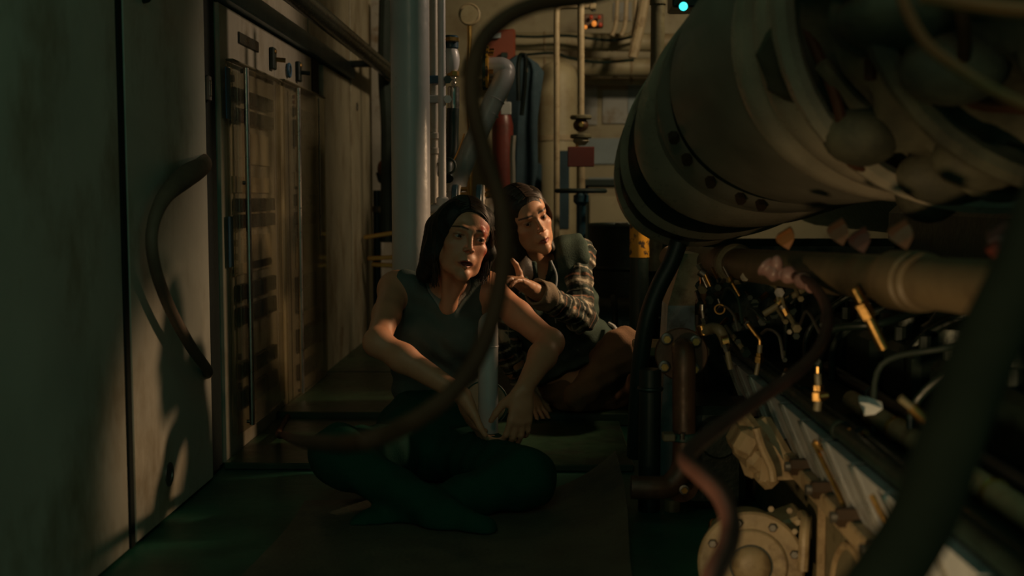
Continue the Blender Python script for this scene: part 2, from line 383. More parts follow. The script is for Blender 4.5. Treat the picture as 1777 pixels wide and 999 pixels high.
solo('cable_duct', MB().box((XF-.0, 4.47, 1.398), (.06, 2.26, .066), bev=.006), 'blue_strip', 'dark blue-grey duct strip running above the instrument cabinet', 'duct')
rl = T('handrail', 'thick black handrail running along the cabinet fronts', 'rail', (-.79, 4.6, 1.43))
MB().cyl((-.79, 2.6, 1.44), (-.79, 6.15, 1.44), .036, n=20, bev=.006).build('bar', 'black_rail', rl)
for y in (5.52, 3.2): MB().box((-.86, y, 1.425), (.16, .035, .03), bev=.004).build('bracket', 'rubber', rl)
MB().torus((-.79, 6.10, 1.44), (0, 1, 0), .037, .006).build('end_ring', 'dull_steel', rl)
# things in the slit between the cabinets and the big white pipe
p = T('wall_locker', 'pale locker seen in the slit behind the white column pipe', 'locker', (-.95, 7.0, 0))
MB().box((-.98, 7.0, 1.2), (.10, .5, 2.0), bev=.01).build('body', 'white_paint_old', p)
MB().box((-.925, 7.0, 1.2), (.012, .44, 1.1), bev=.004).build('door', 'white_paint_old', p)
MB().box((-.88, 6.9, .95), (.35, .04, .04), bev=.004).build('shelf_bar', 'rubber', p)
q = T('blue_pipe', 'thin blue pipe with a steel union in the slit beside the cabinets', 'pipe', P(653, 420, 6.5))
MB().cyl(V(P(654, 440, 6.5).x, 6.5, .046), P(654, 330, 6.5), .022, n=12).build('tube', 'blue_paint', q)
MB().cyl(P(651, 368, 6.46), P(651, 358, 6.46), .03, n=8).build('union', 'steel', q)
hk = T('hanging_tool', 'small orange and black tool hanging behind the white column pipe', 'tool', P(662, 310, 6.4))
MB().cyl(P(664, 290, 6.4), V(P(664, 290, 6.4).x, 6.4, 2.4), .004, n=6).build('cord', 'rubber', hk); MB().ell(P(664, 293, 6.4), (.03, .03, .05)).build('head', 'cable_orange', hk)
MB().tube([P(656, 300, 6.4), P(662, 315, 6.38), P(668, 300, 6.4), P(674, 312, 6.4)], .014, 8).build('strap', 'rubber', hk)
solo('hose_bundle', MB().tube([P(669, 0, 6.2), P(667, 90, 6.2), P(668, 150, 6.2), P(672, 230, 6.2), P(671, 420, 6.2)], .035, 10), 'rubber_matt', 'black hose hanging between the cabinets and the white column pipe', 'hose')
for k, (x, y) in enumerate(((648, 408), (655, 447), (662, 460))):
    solo('pipe_clip', MB().box(P(x+10, y, 5.9), (.16, .03, .022), Matrix.Rotation(-.15+.1*k, 3, 'Y'), .004), 'brass', ['brass strip clip low in the slit, topmost', 'brass strip clip low in the slit, middle', 'brass strip clip low in the slit, lowest'][k], 'clip')

# ================================================================== MIDDLE: pipes
cp = T('column_pipe', 'thick white painted vertical pipe behind the woman in the tank top', 'pipe', V(*P(713, 500, 3.62).xy, 0))
cx, cy = P(713, 300, 3.62).xy
MB().cyl((cx, cy, .02), (cx, cy, 2.4), .0605, n=40).build('tube', 'white_paint', cp)
MB().lathe((cx, cy, .022), (0, 0, 1), [(0, .11), (.016, .11), (.018, .066), (.03, .062)], 32).build('foot_flange', 'white_paint', cp)
MB().torus((cx, cy, 1.83), (0, 0, 1), .061, .005, 32).build('weld_bead', 'white_paint', cp)
def vpipe(px, ytop, ybot, d, r, name, label, m='white_paint', n=16):
    t = T(name, label, 'pipe', P(px, ybot, d)); a, b = P(px, ybot, d), P(px, ytop, d)
    MB().cyl(a, V(a.x, a.y, b.z), r, n=n).build('tube', m, t); return t, a, V(a.x, a.y, b.z)
t1, a1, b1 = vpipe(754, -40, 352, 3.95, .0135, 'thin_pipe', 'slim stained white pipe just right of the thick column pipe', 'white_paint_old')
for y in (140, 172, 236, 262): 
    c = P(754, y, 3.95); MB().cyl(c-V(0, 0, .012), c+V(0, 0, .012), .020, n=12, bev=.004).build('coupling', 'white_paint_old', t1)
t2, a2, b2 = vpipe(768, -40, 350, 3.88, .0125, 'thin_pipe', 'slim glossy white pipe with an end fitting at its foot')
c = P(768, 352, 3.88); MB().cyl(c-V(0, 0, .02), c+V(0, 0, .02), .021, n=14, bev=.005).build('end_fitting', 'white_paint', t2)
MB().cyl(c+V(-.045, 0, -.02), c+V(.045, -.02, -.02), .014, n=12, bev=.003).build('cross_fitting', 'white_paint', t2)
for y in (138, 172):
    cb = T('pipe_bracket', ['blue pipe bracket clamping the two slim pipes, upper', 'white pipe bracket clamping the two slim pipes, lower'][y > 150], 'bracket', P(760, y, 3.9))
    MB().box(P(758, y, 3.93), (.075, .02, .026), bev=.003).build('strap', 'blue_tape' if y < 150 else 'white_paint', cb)
    MB().cyl(P(777, y, 3.90), P(777, y, 3.82), .014, n=6).build('nut', 'white_paint' if y > 150 else 'rubber', cb)
# relief valve and hose
rv = T('relief_valve', 'white rounded valve bonnet with chain above a black hose', 'valve', P(783, 110, 4.1))
MB().ell(P(782, 104, 4.1), (.032, .032, .056)).build('bonnet', 'white_paint', rv)
MB().cyl(P(782, 85, 4.1), P(782, 62, 4.1), .028, n=14, bev=.004).build('cap', 'blue_paint', rv)
MB().cyl(P(782, 72, 4.06), P(782, 66, 4.06), .033, n=6).build('nut', 'brass', rv)
MB().cyl(P(786, 132, 4.1), P(786, 124, 4.1), .022, n=8).build('neck', 'brass', rv)
for k in range(4): MB().torus(P(787, 137+k*4, 4.08), (k % 2, 1-k % 2, .2), .007, .0025, 10, 6).build('chain_link', 'steel', rv)
hs = T('hydraulic_hose', 'black hose with a polished steel ferrule hanging from the white valve', 'hose', P(785, 200, 4.1))
MB().cyl(P(787, 190, 4.1), P(787, 150, 4.1), .021, n=16, bev=.003).build('ferrule', 'steel', hs)
MB().tube([P(786, 188, 4.1), P(785, 230, 4.1), P(784, 262, 4.1), P(777, 285, 4.1), P(776, 310, 4.05)], .0225, 12).build('hose', 'rubber', hs)
solo('cable_loop', MB().torus(P(777, 288, 3.95), (.1, 1, 0), .026, .0045, 22, 8), 'rubber', 'small black cable loop hung on the slim pipe', 'cable')
solo('thin_wire', MB().tube([P(786, 282, 4.0), P(797, 258, 4.0), P(806, 232, 4.0)], .003, 6), 'brass', 'thin brass wire leaning on the diagonal pipe', 'wire')
# diagonal pipe
dp = T('diagonal_pipe', 'white pipe with a mitred elbow running diagonally from a green flange', 'pipe', P(800, 310, 4.45))
MB().tube([P(846, 118, 4.5), P(862, 117, 4.5), P(872, 118, 4.5), P(876, 126, 4.5), P(868, 150, 4.48), P(835, 220, 4.46), P(800, 295, 4.44), P(791, 325, 4.32), P(788, 348, 4.18)], .040, 20, 8).build('tube', 'white_paint', dp)
fl_ = MB().lathe(P(838, 118, 4.5), P(850, 118, 4.5)-P(838, 118, 4.5), [(0, .085), (.014, .085), (.016, .05)], 28).build('flange', 'green_flange', dp)
MB().lathe(P(844, 118, 4.5), P(850, 118, 4.5)-P(844, 118, 4.5), [(0, .088), (.009, .086), (.011, .05)], 28).build('gasket_ring', 'yellow_paint', dp)
for k in range(6):
    a = math.pi*k/3+.3; c = P(849, 118, 4.5)+V(0, math.cos(a)*.07, math.sin(a)*.07)
    MB().cyl(c, c+V(.018, 0, 0), .009, n=6).build('bolt', 'brass', dp)
for t in ((858, 172), (848, 196), (822, 252)): MB().torus(P(t[0], t[1], 4.47), P(835, 220, 4.46)-P(868, 150, 4.48), .0402, .0025, 22, 6).build('weld_bead', 'white_paint', dp)
bp = T('flanged_pipe', 'horizontal white pipe with two blue flanges behind the dark haired head', 'pipe', P(815, 358, 4.1))
MB().cyl(P(752, 358, 4.1), P(866, 362, 4.1), .024, n=16).build('tube', 'white_paint_old', bp)
for x in (790, 832):
    f = MB().cyl(P(x-5, 350, 4.1), P(x+5, 350, 4.1), .062, n=24, bev=.003).build('flange', 'blue_paint', bp)
    MB().cyl(P(x+5, 350, 4.1), P(x+10, 350, 4.1), .060, n=24, bev=.003).build('flange', 'white_paint_old', bp)
    for a in (.6, 1.57, 2.5): 
        c = P(x+10, 350, 4.1)+V(0, -math.cos(a)*.045, math.sin(a)*.045); MB().cyl(c, c+V(.022, 0, 0), .009, n=6).build('bolt', 'brass', bp)
MB().ell(P(852, 372, 4.1), (.045, .05, .06)).build('end_cap', 'white_paint_old', bp)
# ---------------- background
rb = T('red_cabinet', 'red wall box with a grey name plate high behind the diagonal pipe', 'cabinet', P(868, 110, 6.3))
MB().box(P(867, 84, 6.3), (.17, .14, .19), bev=.008).build('body', 'red_box', rb); MB().box(P(859, 61, 6.21), (.06, .012, .03), bev=.002).build('name_plate', 'paper_blue', rb)
MB().box((P(867, 84, 6.3).x, 6.36, .65), (.05, .03, 1.21), bev=.004).build('stand', 'rubber', rb); MB().box(P(875, 96, 6.21), (.036, .02, .03), bev=.003).build('latch', 'rubber', rb)
rg = T('gas_cylinder', 'tall red gas cylinder standing behind the diagonal pipe', 'cylinder', P(872, 380, 5.6))
bt = P(872, 188, 5.6); b0 = V(bt.x, bt.y, .0455)
MB().lathe(b0, (0, 0, 1), [(0, .048), (.01, .052), (bt.z-b0.z-.08, .052), (bt.z-b0.z-.03, .04), (bt.z-b0.z, .02)], 24).build('cylinder', 'red_paint', rg)
MB().cyl(bt, bt+V(0, 0, .05), .022, n=12).build('valve', 'dull_steel', rg); MB().box(bt+V(.01, -.02, .06), (.03, .09, .02), bev=.004).build('lever', 'rubber', rg)
MB().box(P(878, 188, 5.5), (.05, .012, .06), bev=.003).build('tag', 'paper', rg)
cv = T('coverall', 'dark blue work clothes hanging on a hook in the background', 'clothing', P(905, 330, 5.7))
g = MB(); prof = [(96, .03), (110, .10), (125, .13), (160, .12), (220, .11), (290, .12), (345, .10)]
for i, (y, r) in enumerate(prof):
    c = P(903-(y-96)*.03, y, 5.75); b = len(g.v)
    for k in range(20):
        a = 2*math.pi*k/20; rr = r*.78*(1+.18*math.sin(5*a+i*.7)); g.v.append(c+V(math.cos(a)*rr, math.sin(a)*rr*.55, 0))
    if i: g.bridge(b-20, b, 20)
g.f.append(tuple(range(20))); g.f.append(tuple(range(len(g.v)-20, len(g.v)))); g.build('cloth', 'coverall_blue', cv)
MB().box((P(905, 300, 5.86).x, 5.86, .66), (.05, .03, 1.23), bev=.004).build('stand', 'rubber', cv); MB().tube([P(900, 175, 5.6), P(899, 120, 5.6), P(902, 98, 5.6), P(908, 95, 5.6), P(912, 102, 5.6), P(910, 150, 5.6), P(905, 200, 5.6)], .011, 8).build('belt_loop', 'rubber', cv)
MB().tube([P(900, 140, 5.6), P(900, 110, 5.6), P(902, 98, 5.6), P(907, 93, 5.6), P(912, 99, 5.6), P(913, 125, 5.6)], .008, 8).build('hook', 'beige_paint', cv)
solo('grey_hose', MB().tube([V(P(890, 330, 5.2).x, 5.2, .05), P(890, 330, 5.2), P(889, 270, 5.2), P(891, 235, 5.2)], .012, 8), 'white_paint_old', 'short pale hose end below the blue work clothes', 'hose')
tk = T('header_tank', 'tall cream cylindrical tank with a rounded top in the background', 'tank', P(975, 420, 6.6))
bt = P(968, 105, 6.6); b0 = V(bt.x, bt.y, .046); h_ = bt.z-b0.z
MB().lathe(b0, (0, 0, 1), [(0, .11), (h_-.10, .115), (h_-.05, .10), (h_-.02, .07), (h_, .02)], 32).build('shell', 'bulkhead', tk)
MB().cyl(P(968, 245, 6.6), P(968, 236, 6.6), .119, n=32).build('band', 'beige_paint', tk)
# white loop pipe and riser
lp = T('loop_pipe', 'slender cream pipe bent over at the top standing in the background', 'pipe', P(965, 400, 5.6))
MB().tube([V(P(966, 300, 5.6).x, 5.6, .046), P(966, 300, 5.6), P(966, 100, 5.6), P(966, 30, 5.6), P(968, 14, 5.6), P(978, 10, 5.6), P(1000, 10, 5.6), P(1030, 11, 5.6)], .0145, 12, 6).build('tube', 'beige_paint', lp)
MB().cyl(P(1024, 11, 5.6), P(1034, 11, 5.6), .02, n=12).build('end_collar', 'beige_paint', lp)
rs = T('valve_riser', 'cream riser pipe with a brass valve and dark handwheel', 'valve', P(1008, 400, 5.4))
def on(y): return P(1008, y, 5.4)
MB().cyl(on(200), on(-30), .0165, n=14).build('tube', 'beige_paint', rs)
for y in (203, 236): MB().cyl(on(y+4), on(y-3), .05, n=20, bev=.004).build('flange', 'engine_olive', rs)
MB().ell(on(217), (.036, .036, .032)).build('valve_body', 'rust_brown', rs)
MB().cyl(P(1009, 216, 5.36), P(1009, 216, 5.33), .013, n=10, bev=.003).build('cap', 'brass', rs)
MB().lathe(on(252), (0, 0, 1), [(0, .02), (.02, .04), (.04, .028)], 16).build('funnel', 'beige_paint', rs)
MB().cyl(on(336), on(286), .02, n=12).build('stem', 'beige_paint', rs)
MB().torus(on(331), (0, 0, 1), .112, .011, 32, 8).build('handwheel', 'rubber_matt', rs)
for k in range(3):
    a = math.pi*k/3+.2; MB().cyl(on(331)+V(math.cos(a)*.11, math.sin(a)*.11, 0), on(331)-V(math.cos(a)*.11, math.sin(a)*.11, 0), .007, n=8).build('spoke', 'rubber_matt', rs)
MB().lathe(on(430), (0, 0, 1), [(0, .022), (.20, .022), (.215, .036), (.245, .036), (.255, .02)], 16).build('post', 'blue_paint', rs)
sg = T('red_sign', 'red wooden tag board hanging on the valve riser', 'sign', P(1008, 290, 5.3)); MB().box(P(1008, 272, 5.32), (.122, .02, .092), bev=.003).build('board', 'red_paint', sg); MB().cyl(P(1001, 255, 5.32), P(1001, 250, 5.32), .006, n=6).build('hook', 'brass', sg)
# back wall: papers, beams, pipes
for i, (x, y, w_, h_, m, lb) in enumerate(((1010, 182, .20, .26, 'paper', 'pale notice sheet on the back wall behind the valve riser'), (1068, 185, .17, .22, 'paper', 'wide notice sheet on the back wall left of the drum'),
        (1105, 170, .12, .2, 'paper_blue', 'bluish notice sheet partly hidden by the black drum ring'), (1045, 262, .30, .17, 'paper_blue', 'wide bluish chart on the back wall beside the red tag board'),
        (1050, 316, .22, .06, 'paper_blue', 'low bluish strip notice below the chart'), (1080, 20, .12, .12, 'paper', 'small pale card high on the back wall'))):
    solo('notice_sheet', MB().box(P(x, y, 7.685), (w_, .006, h_), bev=.001), m, lb, 'paper', 'papers on the back wall')
for i, (y, r, d) in enumerate(((72, .055, 7.2), (115, .055, 7.3), (140, .02, 7.5))):
    tt = T('wall_pipe', ['cream horizontal pipe across the back wall, uppermost', 'cream horizontal pipe across the back wall, middle', 'thin cream conduit across the back wall, lowest'][i], 'pipe', P(1000, y, d))
    MB().cyl(P(875, y, d), P(1170, y+2, d), r, n=18).build('tube', 'bulkhead', tt)
    for x in (945, 1095): MB().torus(P(x, y, d), (1, 0, 0), r, .008).build('collar', 'beige_paint', tt)
solo('wall_cable', MB().tube([P(880, 62, 7.0), P(930, 64, 7.0), P(985, 62, 7.0), P(1060, 70, 7.0), P(1110, 60, 7.0)], .009, 6), 'rubber', 'dark cable sagging along the upper wall pipe', 'cable')
solo('wall_cable', MB().tube([P(910, 95, 7.0), P(960, 92, 7.0), P(990, 101, 7.0), P(1040, 108, 7.0), P(1100, 104, 7.0)], .009, 6), 'rubber', 'dark cable sagging between the two wall pipes', 'cable')
for i, (x0, x1) in enumerate(((1072, 1062), (1088, 1078), (1104, 1096), (1122, 1098))):
    solo('slanted_conduit', MB().tube([P(x0, -20, 6.8-.05*i), P((x0+x1)/2+2, 40, 6.8-.05*i), P(x1, 100 if i == 3 else 62, 6.8-.05*i)], .03 if i == 3 else .014, 10), 'beige_paint', ['slanted thin conduit under the ceiling, first from the left', 'slanted thin conduit under the ceiling, second from the left', 'slanted thin conduit under the ceiling, third from the left', 'thick slanted cream pipe left of the dark green post'][i], 'conduit')
gp = T('steel_post', 'dark green square-capped post standing right of the notice sheets', 'post', P(1137, 430, 5.0))
a, b = P(1137, 470, 5.0), P(1137, 10, 5.0); MB().cyl(a, V(a.x, a.y, b.z), .030, n=20).build('tube', 'engine_olive', gp); MB().cyl(V(a.x, a.y, b.z), V(a.x, a.y, b.z+.03), .035, n=20, bev=.005).build('cap', 'engine_olive', gp)
MB().ell(V(a.x+.01, a.y, b.z+.045), (.03, .02, .012)).build('lamp_lens', 'paper', gp)
yp = T('yellow_post', 'chipped yellow and black painted pipe post below the drum', 'post', P(1108, 600, 4.2))
a, b = P(1108, 620, 4.2), P(1108, 380, 4.2); zt, zb = P(1108, 398, 4.2).z, P(1108, 446, 4.2).z
MB().cyl((a.x, a.y, .045), (a.x, a.y, zb), .034, n=20).build('lower_tube', 'rubber', yp); MB().cyl((a.x, a.y, zb), (a.x, a.y, zt+.03), .036, n=20).build('yellow_band', 'yellow_paint', yp)
bc = T('warning_beacon', 'cluster of small amber lamps glowing high in the background', 'lamp', P(1030, 50, 6.0))
MB().box(P(1030, 37, 6.02), (.10, .05, .07), bev=.006).build('housing', 'rust_brown', bc)
MB().cyl(P(1030, 20, 6.02), V(P(1030, 20, 6.02).x, 6.02, 2.4), .012, n=10).build('stem', 'rubber', bc)
for x, y, m, r in ((1031, 41, 'lamp_amber', .013), (1016, 47, 'lamp_amber', .009), (1042, 43, 'lamp_red', .010), (1026, 30, 'lamp_red', .010), (1040, 30, 'lamp_red', .009)): MB().ell(P(x, y, 5.97), (r, r, r*1.2), 12, 8).build('lens', m, bc)
ga = T('pressure_gauge', 'round pale gauge high behind the thin pipes', 'gauge', P(815, 28, 5.6))
MB().lathe(P(815, 26, 5.6), (0, -1, 0), [(0, .052), (.03, .052), (.034, .047), (.030, .044)], 28).build('case', 'beige_paint', ga); MB().cyl(P(815, 40, 5.59), V(P(815, 40, 5.59).x, 5.59, .046), .012, n=10).build('stem', 'brass', ga)
MB().cyl(P(815, 26, 5.57), P(815, 26, 5.565), .043, n=28).build('dial', 'bulkhead', ga)
ld = T('indicator_lamp', 'small glowing teal indicator lamp above the big drum', 'lamp', P(1186, 12, 4.4)); MB().ell(P(1186, 11, 4.4), (.016, .016, .016), 14, 10).build('lens', 'led_teal', ld)
MB().cyl(P(1186, 11, 4.46), P(1186, 11, 4.42), .019, n=14).build('socket', 'rubber', ld); MB().box(P(1194, -4, 4.55), (.14, .18, .10), bev=.006).build('housing', 'engine_black', ld)
# dark low machinery at the back: desk, chair silhouettes, cabinets
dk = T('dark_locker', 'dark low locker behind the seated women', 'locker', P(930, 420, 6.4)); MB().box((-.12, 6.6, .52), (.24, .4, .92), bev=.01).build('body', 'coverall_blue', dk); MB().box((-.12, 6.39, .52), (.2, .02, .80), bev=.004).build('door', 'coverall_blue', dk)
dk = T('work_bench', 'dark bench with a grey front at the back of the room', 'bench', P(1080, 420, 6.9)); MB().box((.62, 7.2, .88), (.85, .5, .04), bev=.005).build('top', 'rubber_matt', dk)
for x in (.26, .98):
    for y in (7.0, 7.4): MB().box((x, y, .43), (.04, .04, .86), bev=.003).build('leg', 'rubber_matt', dk)
MB().box((.62, 7.05, .55), (.66, .03, .5), bev=.004).build('front_panel', 'bulkhead', dk)
solo('dark_column', MB().box(P(977, 330, 6.2), (.065, .05, .42), bev=.005), 'coverall_blue', 'short dark blue upright behind the loop pipe', 'upright')
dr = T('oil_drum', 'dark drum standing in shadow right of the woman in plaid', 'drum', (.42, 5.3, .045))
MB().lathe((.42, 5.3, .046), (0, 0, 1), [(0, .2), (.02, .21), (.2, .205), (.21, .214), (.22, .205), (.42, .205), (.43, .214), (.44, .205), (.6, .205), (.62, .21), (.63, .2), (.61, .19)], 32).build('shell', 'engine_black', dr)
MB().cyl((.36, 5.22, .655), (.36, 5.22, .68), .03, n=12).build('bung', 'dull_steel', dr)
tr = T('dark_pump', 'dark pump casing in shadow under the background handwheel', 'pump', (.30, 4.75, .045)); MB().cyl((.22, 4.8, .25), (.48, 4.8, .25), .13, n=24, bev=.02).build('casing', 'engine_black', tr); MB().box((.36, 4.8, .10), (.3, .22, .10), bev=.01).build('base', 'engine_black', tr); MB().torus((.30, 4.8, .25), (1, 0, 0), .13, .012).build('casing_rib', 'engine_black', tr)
# ---------------- post gripped by the woman, flange behind it
ps = T('bollard_pipe', 'short grey pipe post with a rounded top between the two forearms', 'post', V(*P(847, 700, 3.08).xy, .0))
px_, py_ = P(847, 650, 3.08).xy; zt = P(847, 545, 3.08).z
MB().lathe((px_, py_, .004), (0, 0, 1), [(0, .0265), (zt-.045, .0275), (zt-.022, .025), (zt-.008, .017), (zt, .006)], 28).build('tube', 'white_paint', ps)
MB().torus((px_, py_, P(847, 600, 3.08).z), (0, 0, 1), .0275, .0015, 28, 6).build('weld_bead', 'white_paint', ps)
MB().lathe((px_, py_, P(847, 757, 3.08).z-.03), (0, 0, 1), [(0, .033), (.02, .033), (.026, .028)], 28).build('collar', 'white_paint', ps)
pf = T('flange_disc', 'beige disc with a teal rim tilted behind the grey post', 'flange', P(842, 705, 3.2))
MB().lathe(P(842, 700, 3.22), (.0, -1, .25), [(0, .060), (.018, .060), (.02, .054)], 32).build('disc', 'beige_paint', pf); MB().torus(P(842, 700, 3.21), (0, -1, .25), .061, .005, 32, 8).build('rim', 'teal_paint', pf)
MB().cyl(P(842, 700, 3.24), V(P(842, 700, 3.24).x, 3.24, .02), .02, n=12).build('stem', 'beige_paint', pf)
# ---------------- rubber mat with a curled edge
mt = MB(); nx, ny = 26, 34
X0, X1, Y0, Y1 = -.62, .195, 1.25, 3.06
for j in range(ny+1):
    for i in range(nx+1):
        u, v = i/nx, j/ny
        x = X0+(X1-X0)*u+.012*math.sin(9*v); y = Y0+(Y1-Y0)*v-.22*(1-u)*v*v*.6
        cu = max(0, (u-.70)/.30); z = .004+cu**2*(.015+.095*v**4)+.0015*math.sin(11*u+7*v)
        mt.v.append(V(x, y, max(z, .003)))
nn = len(mt.v)
for q_ in list(mt.v): mt.v.append(q_+V(0, 0, .006))
W_ = nx+1
for j in range(ny):
    for i in range(nx):
        a = j*W_+i; mt.f.append((a, a+1, a+W_+1, a+W_)); mt.f.append((nn+a, nn+a+W_, nn+a+W_+1, nn+a+1))
for i in range(nx): mt.f += [(i, nn+i, nn+i+1, i+1), (ny*W_+i, ny*W_+i+1, nn+ny*W_+i+1, nn+ny*W_+i)]
for j in range(ny): mt.f += [(j*W_, (j+1)*W_, nn+(j+1)*W_, nn+j*W_), (j*W_+nx, nn+j*W_+nx, nn+(j+1)*W_+nx, (j+1)*W_+nx)]
solo('floor_mat', mt, 'mat_rubber', 'worn rubber floor mat with one corner curling up toward the engine', 'mat')
# ================================================================== RIGHT: big drum
ST = [(0, V(.502, 2.90, .953), V(-.40, .70, .59)), (1, V(.631, 2.40, 1.051), V(.05, .74, .66)), (2, V(.80, 1.95, 1.16), V(0, .90, .42)), (3, V(.98, 1.45, 1.27), V(0, .95, .30))]
def station(t):
    i = max(0, min(2, int(math.floor(t)))); f = t-i; a, b = ST[i], ST[i+1]
    return a[1].lerp(b[1], f), a[2].lerp(b[2], f).normalized()
def sweep(prof, n=72, noise=None, caps=True):
    g = MB(); last = None
    for j, (t, r) in enumerate(prof):
        c, d = station(t); u = d.cross(V(0, 0, 1)).normalized(); v = u.cross(d); b = len(g.v)
        for k in range(n):
            a = 2*math.pi*k/n; rr = r*(1+(noise(t, a) if noise else 0)); g.v.append(c+u*math.cos(a)*rr+v*math.sin(a)*rr)
        if last is not None: g.bridge(last, b, n)
        elif caps: g.f.append(tuple(range(b+n-1, b-1, -1)))
        last = b
    if caps: g.f.append(tuple(range(last, last+n)))
    return g
dm = T('exhaust_drum', 'huge dark ribbed drum hanging over the engine at upper right', 'drum', V(.6, 2.3, .70))
sweep([(.0, .30), (.0, .352), (.01, .360), (.05, .362), (.07, .350)]).build('end_ring', 'drum_band', dm)
sweep([(.06, .330), (.08, .352), (.12, .356), (.20, .352), (.22, .33)]).build('rubber_ring', 'rubber', dm)
sweep([(.20, .33), (.22, .362), (.235, .368), (.25, .364), (.27, .34)]).build('clamp_band', 'drum_band', dm)
sweep([(.26, .33), (.27, .352), (.40, .352), (.42, .33)]).build('rubber_ring', 'rubber', dm)
sweep([(.40, .33), (.42, .350), (.47, .362), (.54, .368), (.64, .366), (.70, .356), (.72, .33)]).build('bulge_ring', 'drum_band', dm)
sweep([(.70, .33), (.71, .350), (.745, .350), (.76, .34), (.77, .356), (.82, .362), (.87, .358), (.89, .34)]).build('steel_ring', 'drum_dark', dm)
sweep([(.87, .33), (.88, .345), (.96, .345), (.97, .33)]).build('groove_seal', 'rubber', dm)
sweep([(.95, .34), (.965, .360), (1.0, .364), (1.55, .372), (1.60, .36)]).build('shell', 'drum_dark', dm)
for t in (1.58, 1.74): sweep([(t, .35), (t+.01, .385), (t+.06, .390), (t+.09, .385), (t+.10, .35)]).build('flange_rib', 'drum_band', dm)
sweep([(1.66, .34), (1.68, .365), (1.74, .365), (1.76, .34)]).build('groove_seal', 'rubber', dm)
c_, d_ = station(.88); u_ = d_.cross(V(0, 0, 1)).normalized(); v_ = u_.cross(d_)
for a in (3.55, 3.75, 4.0, 4.25, 4.4):
    q = c_+u_*math.cos(a)*.356+v_*math.sin(a)*.356; MB().cyl(q-d_*.02, q+d_*.02, .012, n=6).build('clamp_bolt', 'knob_brown', dm)
def nz(t, a): return .05*math.sin(3*a+9*t)+.045*math.sin(7*a-13*t+1)+.035*math.sin(11*a+21*t)+.02*math.sin(23*a-31*t)
lg = T('turbine_casing', 'lumpy lagged turbine casing filling the upper right corner', 'casing', V(.95, 1.6, .85))
sweep([(1.80+.04*k, .352+.018*math.sin(k*.9)) for k in range(30)], 72, nz).build('lagging', 'lagging', lg)
rr_ = random.Random(3)
for k in range(16):
    t = rr_.uniform(1.85, 2.7); a = rr_.uniform(2.9, 4.9); c, d = station(t); u = d.cross(V(0, 0, 1)).normalized(); v = u.cross(d)
    q = c+(u*math.cos(a)+v*math.sin(a))*.38; g = MB(); g.ell(q, (rr_.uniform(.05, .10), rr_.uniform(.05, .10), rr_.uniform(.03, .07)), 16, 10, Matrix.Rotation(rr_.uniform(0, 3), 3, 'X')); g.build('lagging_lump', 'lagging', lg)
for t, r, m in ((2.05, .415, 'drum_band'), (2.5, .43, 'lagging')):
    c, d = station(t); MB().torus(c, d, r, .022, 48, 8).build('casing_strap', m, lg)
for k in range(5):
    t = 2.0+.15*k; c, d = station(t); u = d.cross(V(0, 0, 1)).normalized(); v = u.cross(d); pts = []
    for j in range(7):
        a = 2.9+.9*math.sin(k*2.2)+.28*j; pts.append(c+(u*math.cos(a)+v*math.sin(a))*(.375+.03*math.sin(j*1.9+k))+d*(.05*math.sin(j*1.3+k)))
    MB().tube(pts, .010+.004*(k % 2), 8).build('lagging_cord', 'lagging' if k % 2 else 'hose_brown', lg)
# orange cables crossing the top right
solo('orange_cable', MB().tube([P(1560, -30, 1.2), P(1575, 20, 1.2), P(1612, 80, 1.2), P(1680, 130, 1.2), P(1740, 165, 1.18), P(1820, 200, 1.15)], .006, 8), 'cable_orange', 'thin orange cable curving down across the upper right corner', 'cable')
solo('orange_cable', MB().tube([P(1600, -8, 1.1), P(1660, 3, 1.1), P(1730, 14, 1.08), P(1820, 22, 1.05)], .008, 8), 'cable_orange', 'orange cable running along the top right edge', 'cable')
# ================================================================== header pipe under the drum
hp = T('header_pipe', 'long beige header pipe with couplings beneath the drum', 'pipe', P(1400, 470, 2.6))
A_, B_ = P(1165, 447, 3.75), P(1830, 512, 1.42)
def hpt(px):
    lo, hi = 0., 1.
    for _ in range(30):
        t = (lo+hi)/2; q = A_.lerp(B_, t); x = 940+2000*q.x/q.y
        if x < px: lo = t
        else: hi = t
    return A_.lerp(B_, lo)
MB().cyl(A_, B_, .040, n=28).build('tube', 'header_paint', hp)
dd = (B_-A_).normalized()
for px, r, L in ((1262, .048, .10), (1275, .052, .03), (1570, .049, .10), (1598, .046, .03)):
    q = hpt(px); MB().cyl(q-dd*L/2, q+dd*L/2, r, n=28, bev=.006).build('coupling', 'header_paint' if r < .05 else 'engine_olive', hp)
# cream pillar
pl = T('engine_pillar', 'cream painted engine mount pillar with a grey lower half', 'pillar', V(P(1180, 640, 3.2).x, 3.25, 0))
q0, q1 = P(1168, 660, 3.2), P(1190, 440, 3.2); zm = P(1180, 530, 3.2).z
xa, xb = P(1143, 600, 3.2).x, P(1205, 600, 3.2).x
MB().prism([V(xa, 3.2, .0), V(xb, 3.2, .0), V(xb, 3.2, zm), V(xa+.025, 3.2, zm)], (0, .16, 0)).build('lower_half', 'engine_grey', pl)
MB().prism([V(xa+.025, 3.2, zm), V(xb, 3.2, zm), V(xb+.02, 3.2, q1.z), V(xa+.065, 3.2, q1.z)], (0, .16, 0)).build('upper_half', 'beige_paint', pl)
MB().box((xb-.06, 3.27, .37), (.20, .2, .025), bev=.004).build('shelf', 'engine_cream', pl)
for k, (x, y) in enumerate(((1205, 487), (1207, 525))): solo('wood_block', MB().box(P(x, y, 3.35), (.055, .06, .065), bev=.003), 'wood', ['orange brown wooden block wedged beside the pillar, upper', 'orange brown wooden block wedged beside the pillar, lower'][k], 'block')
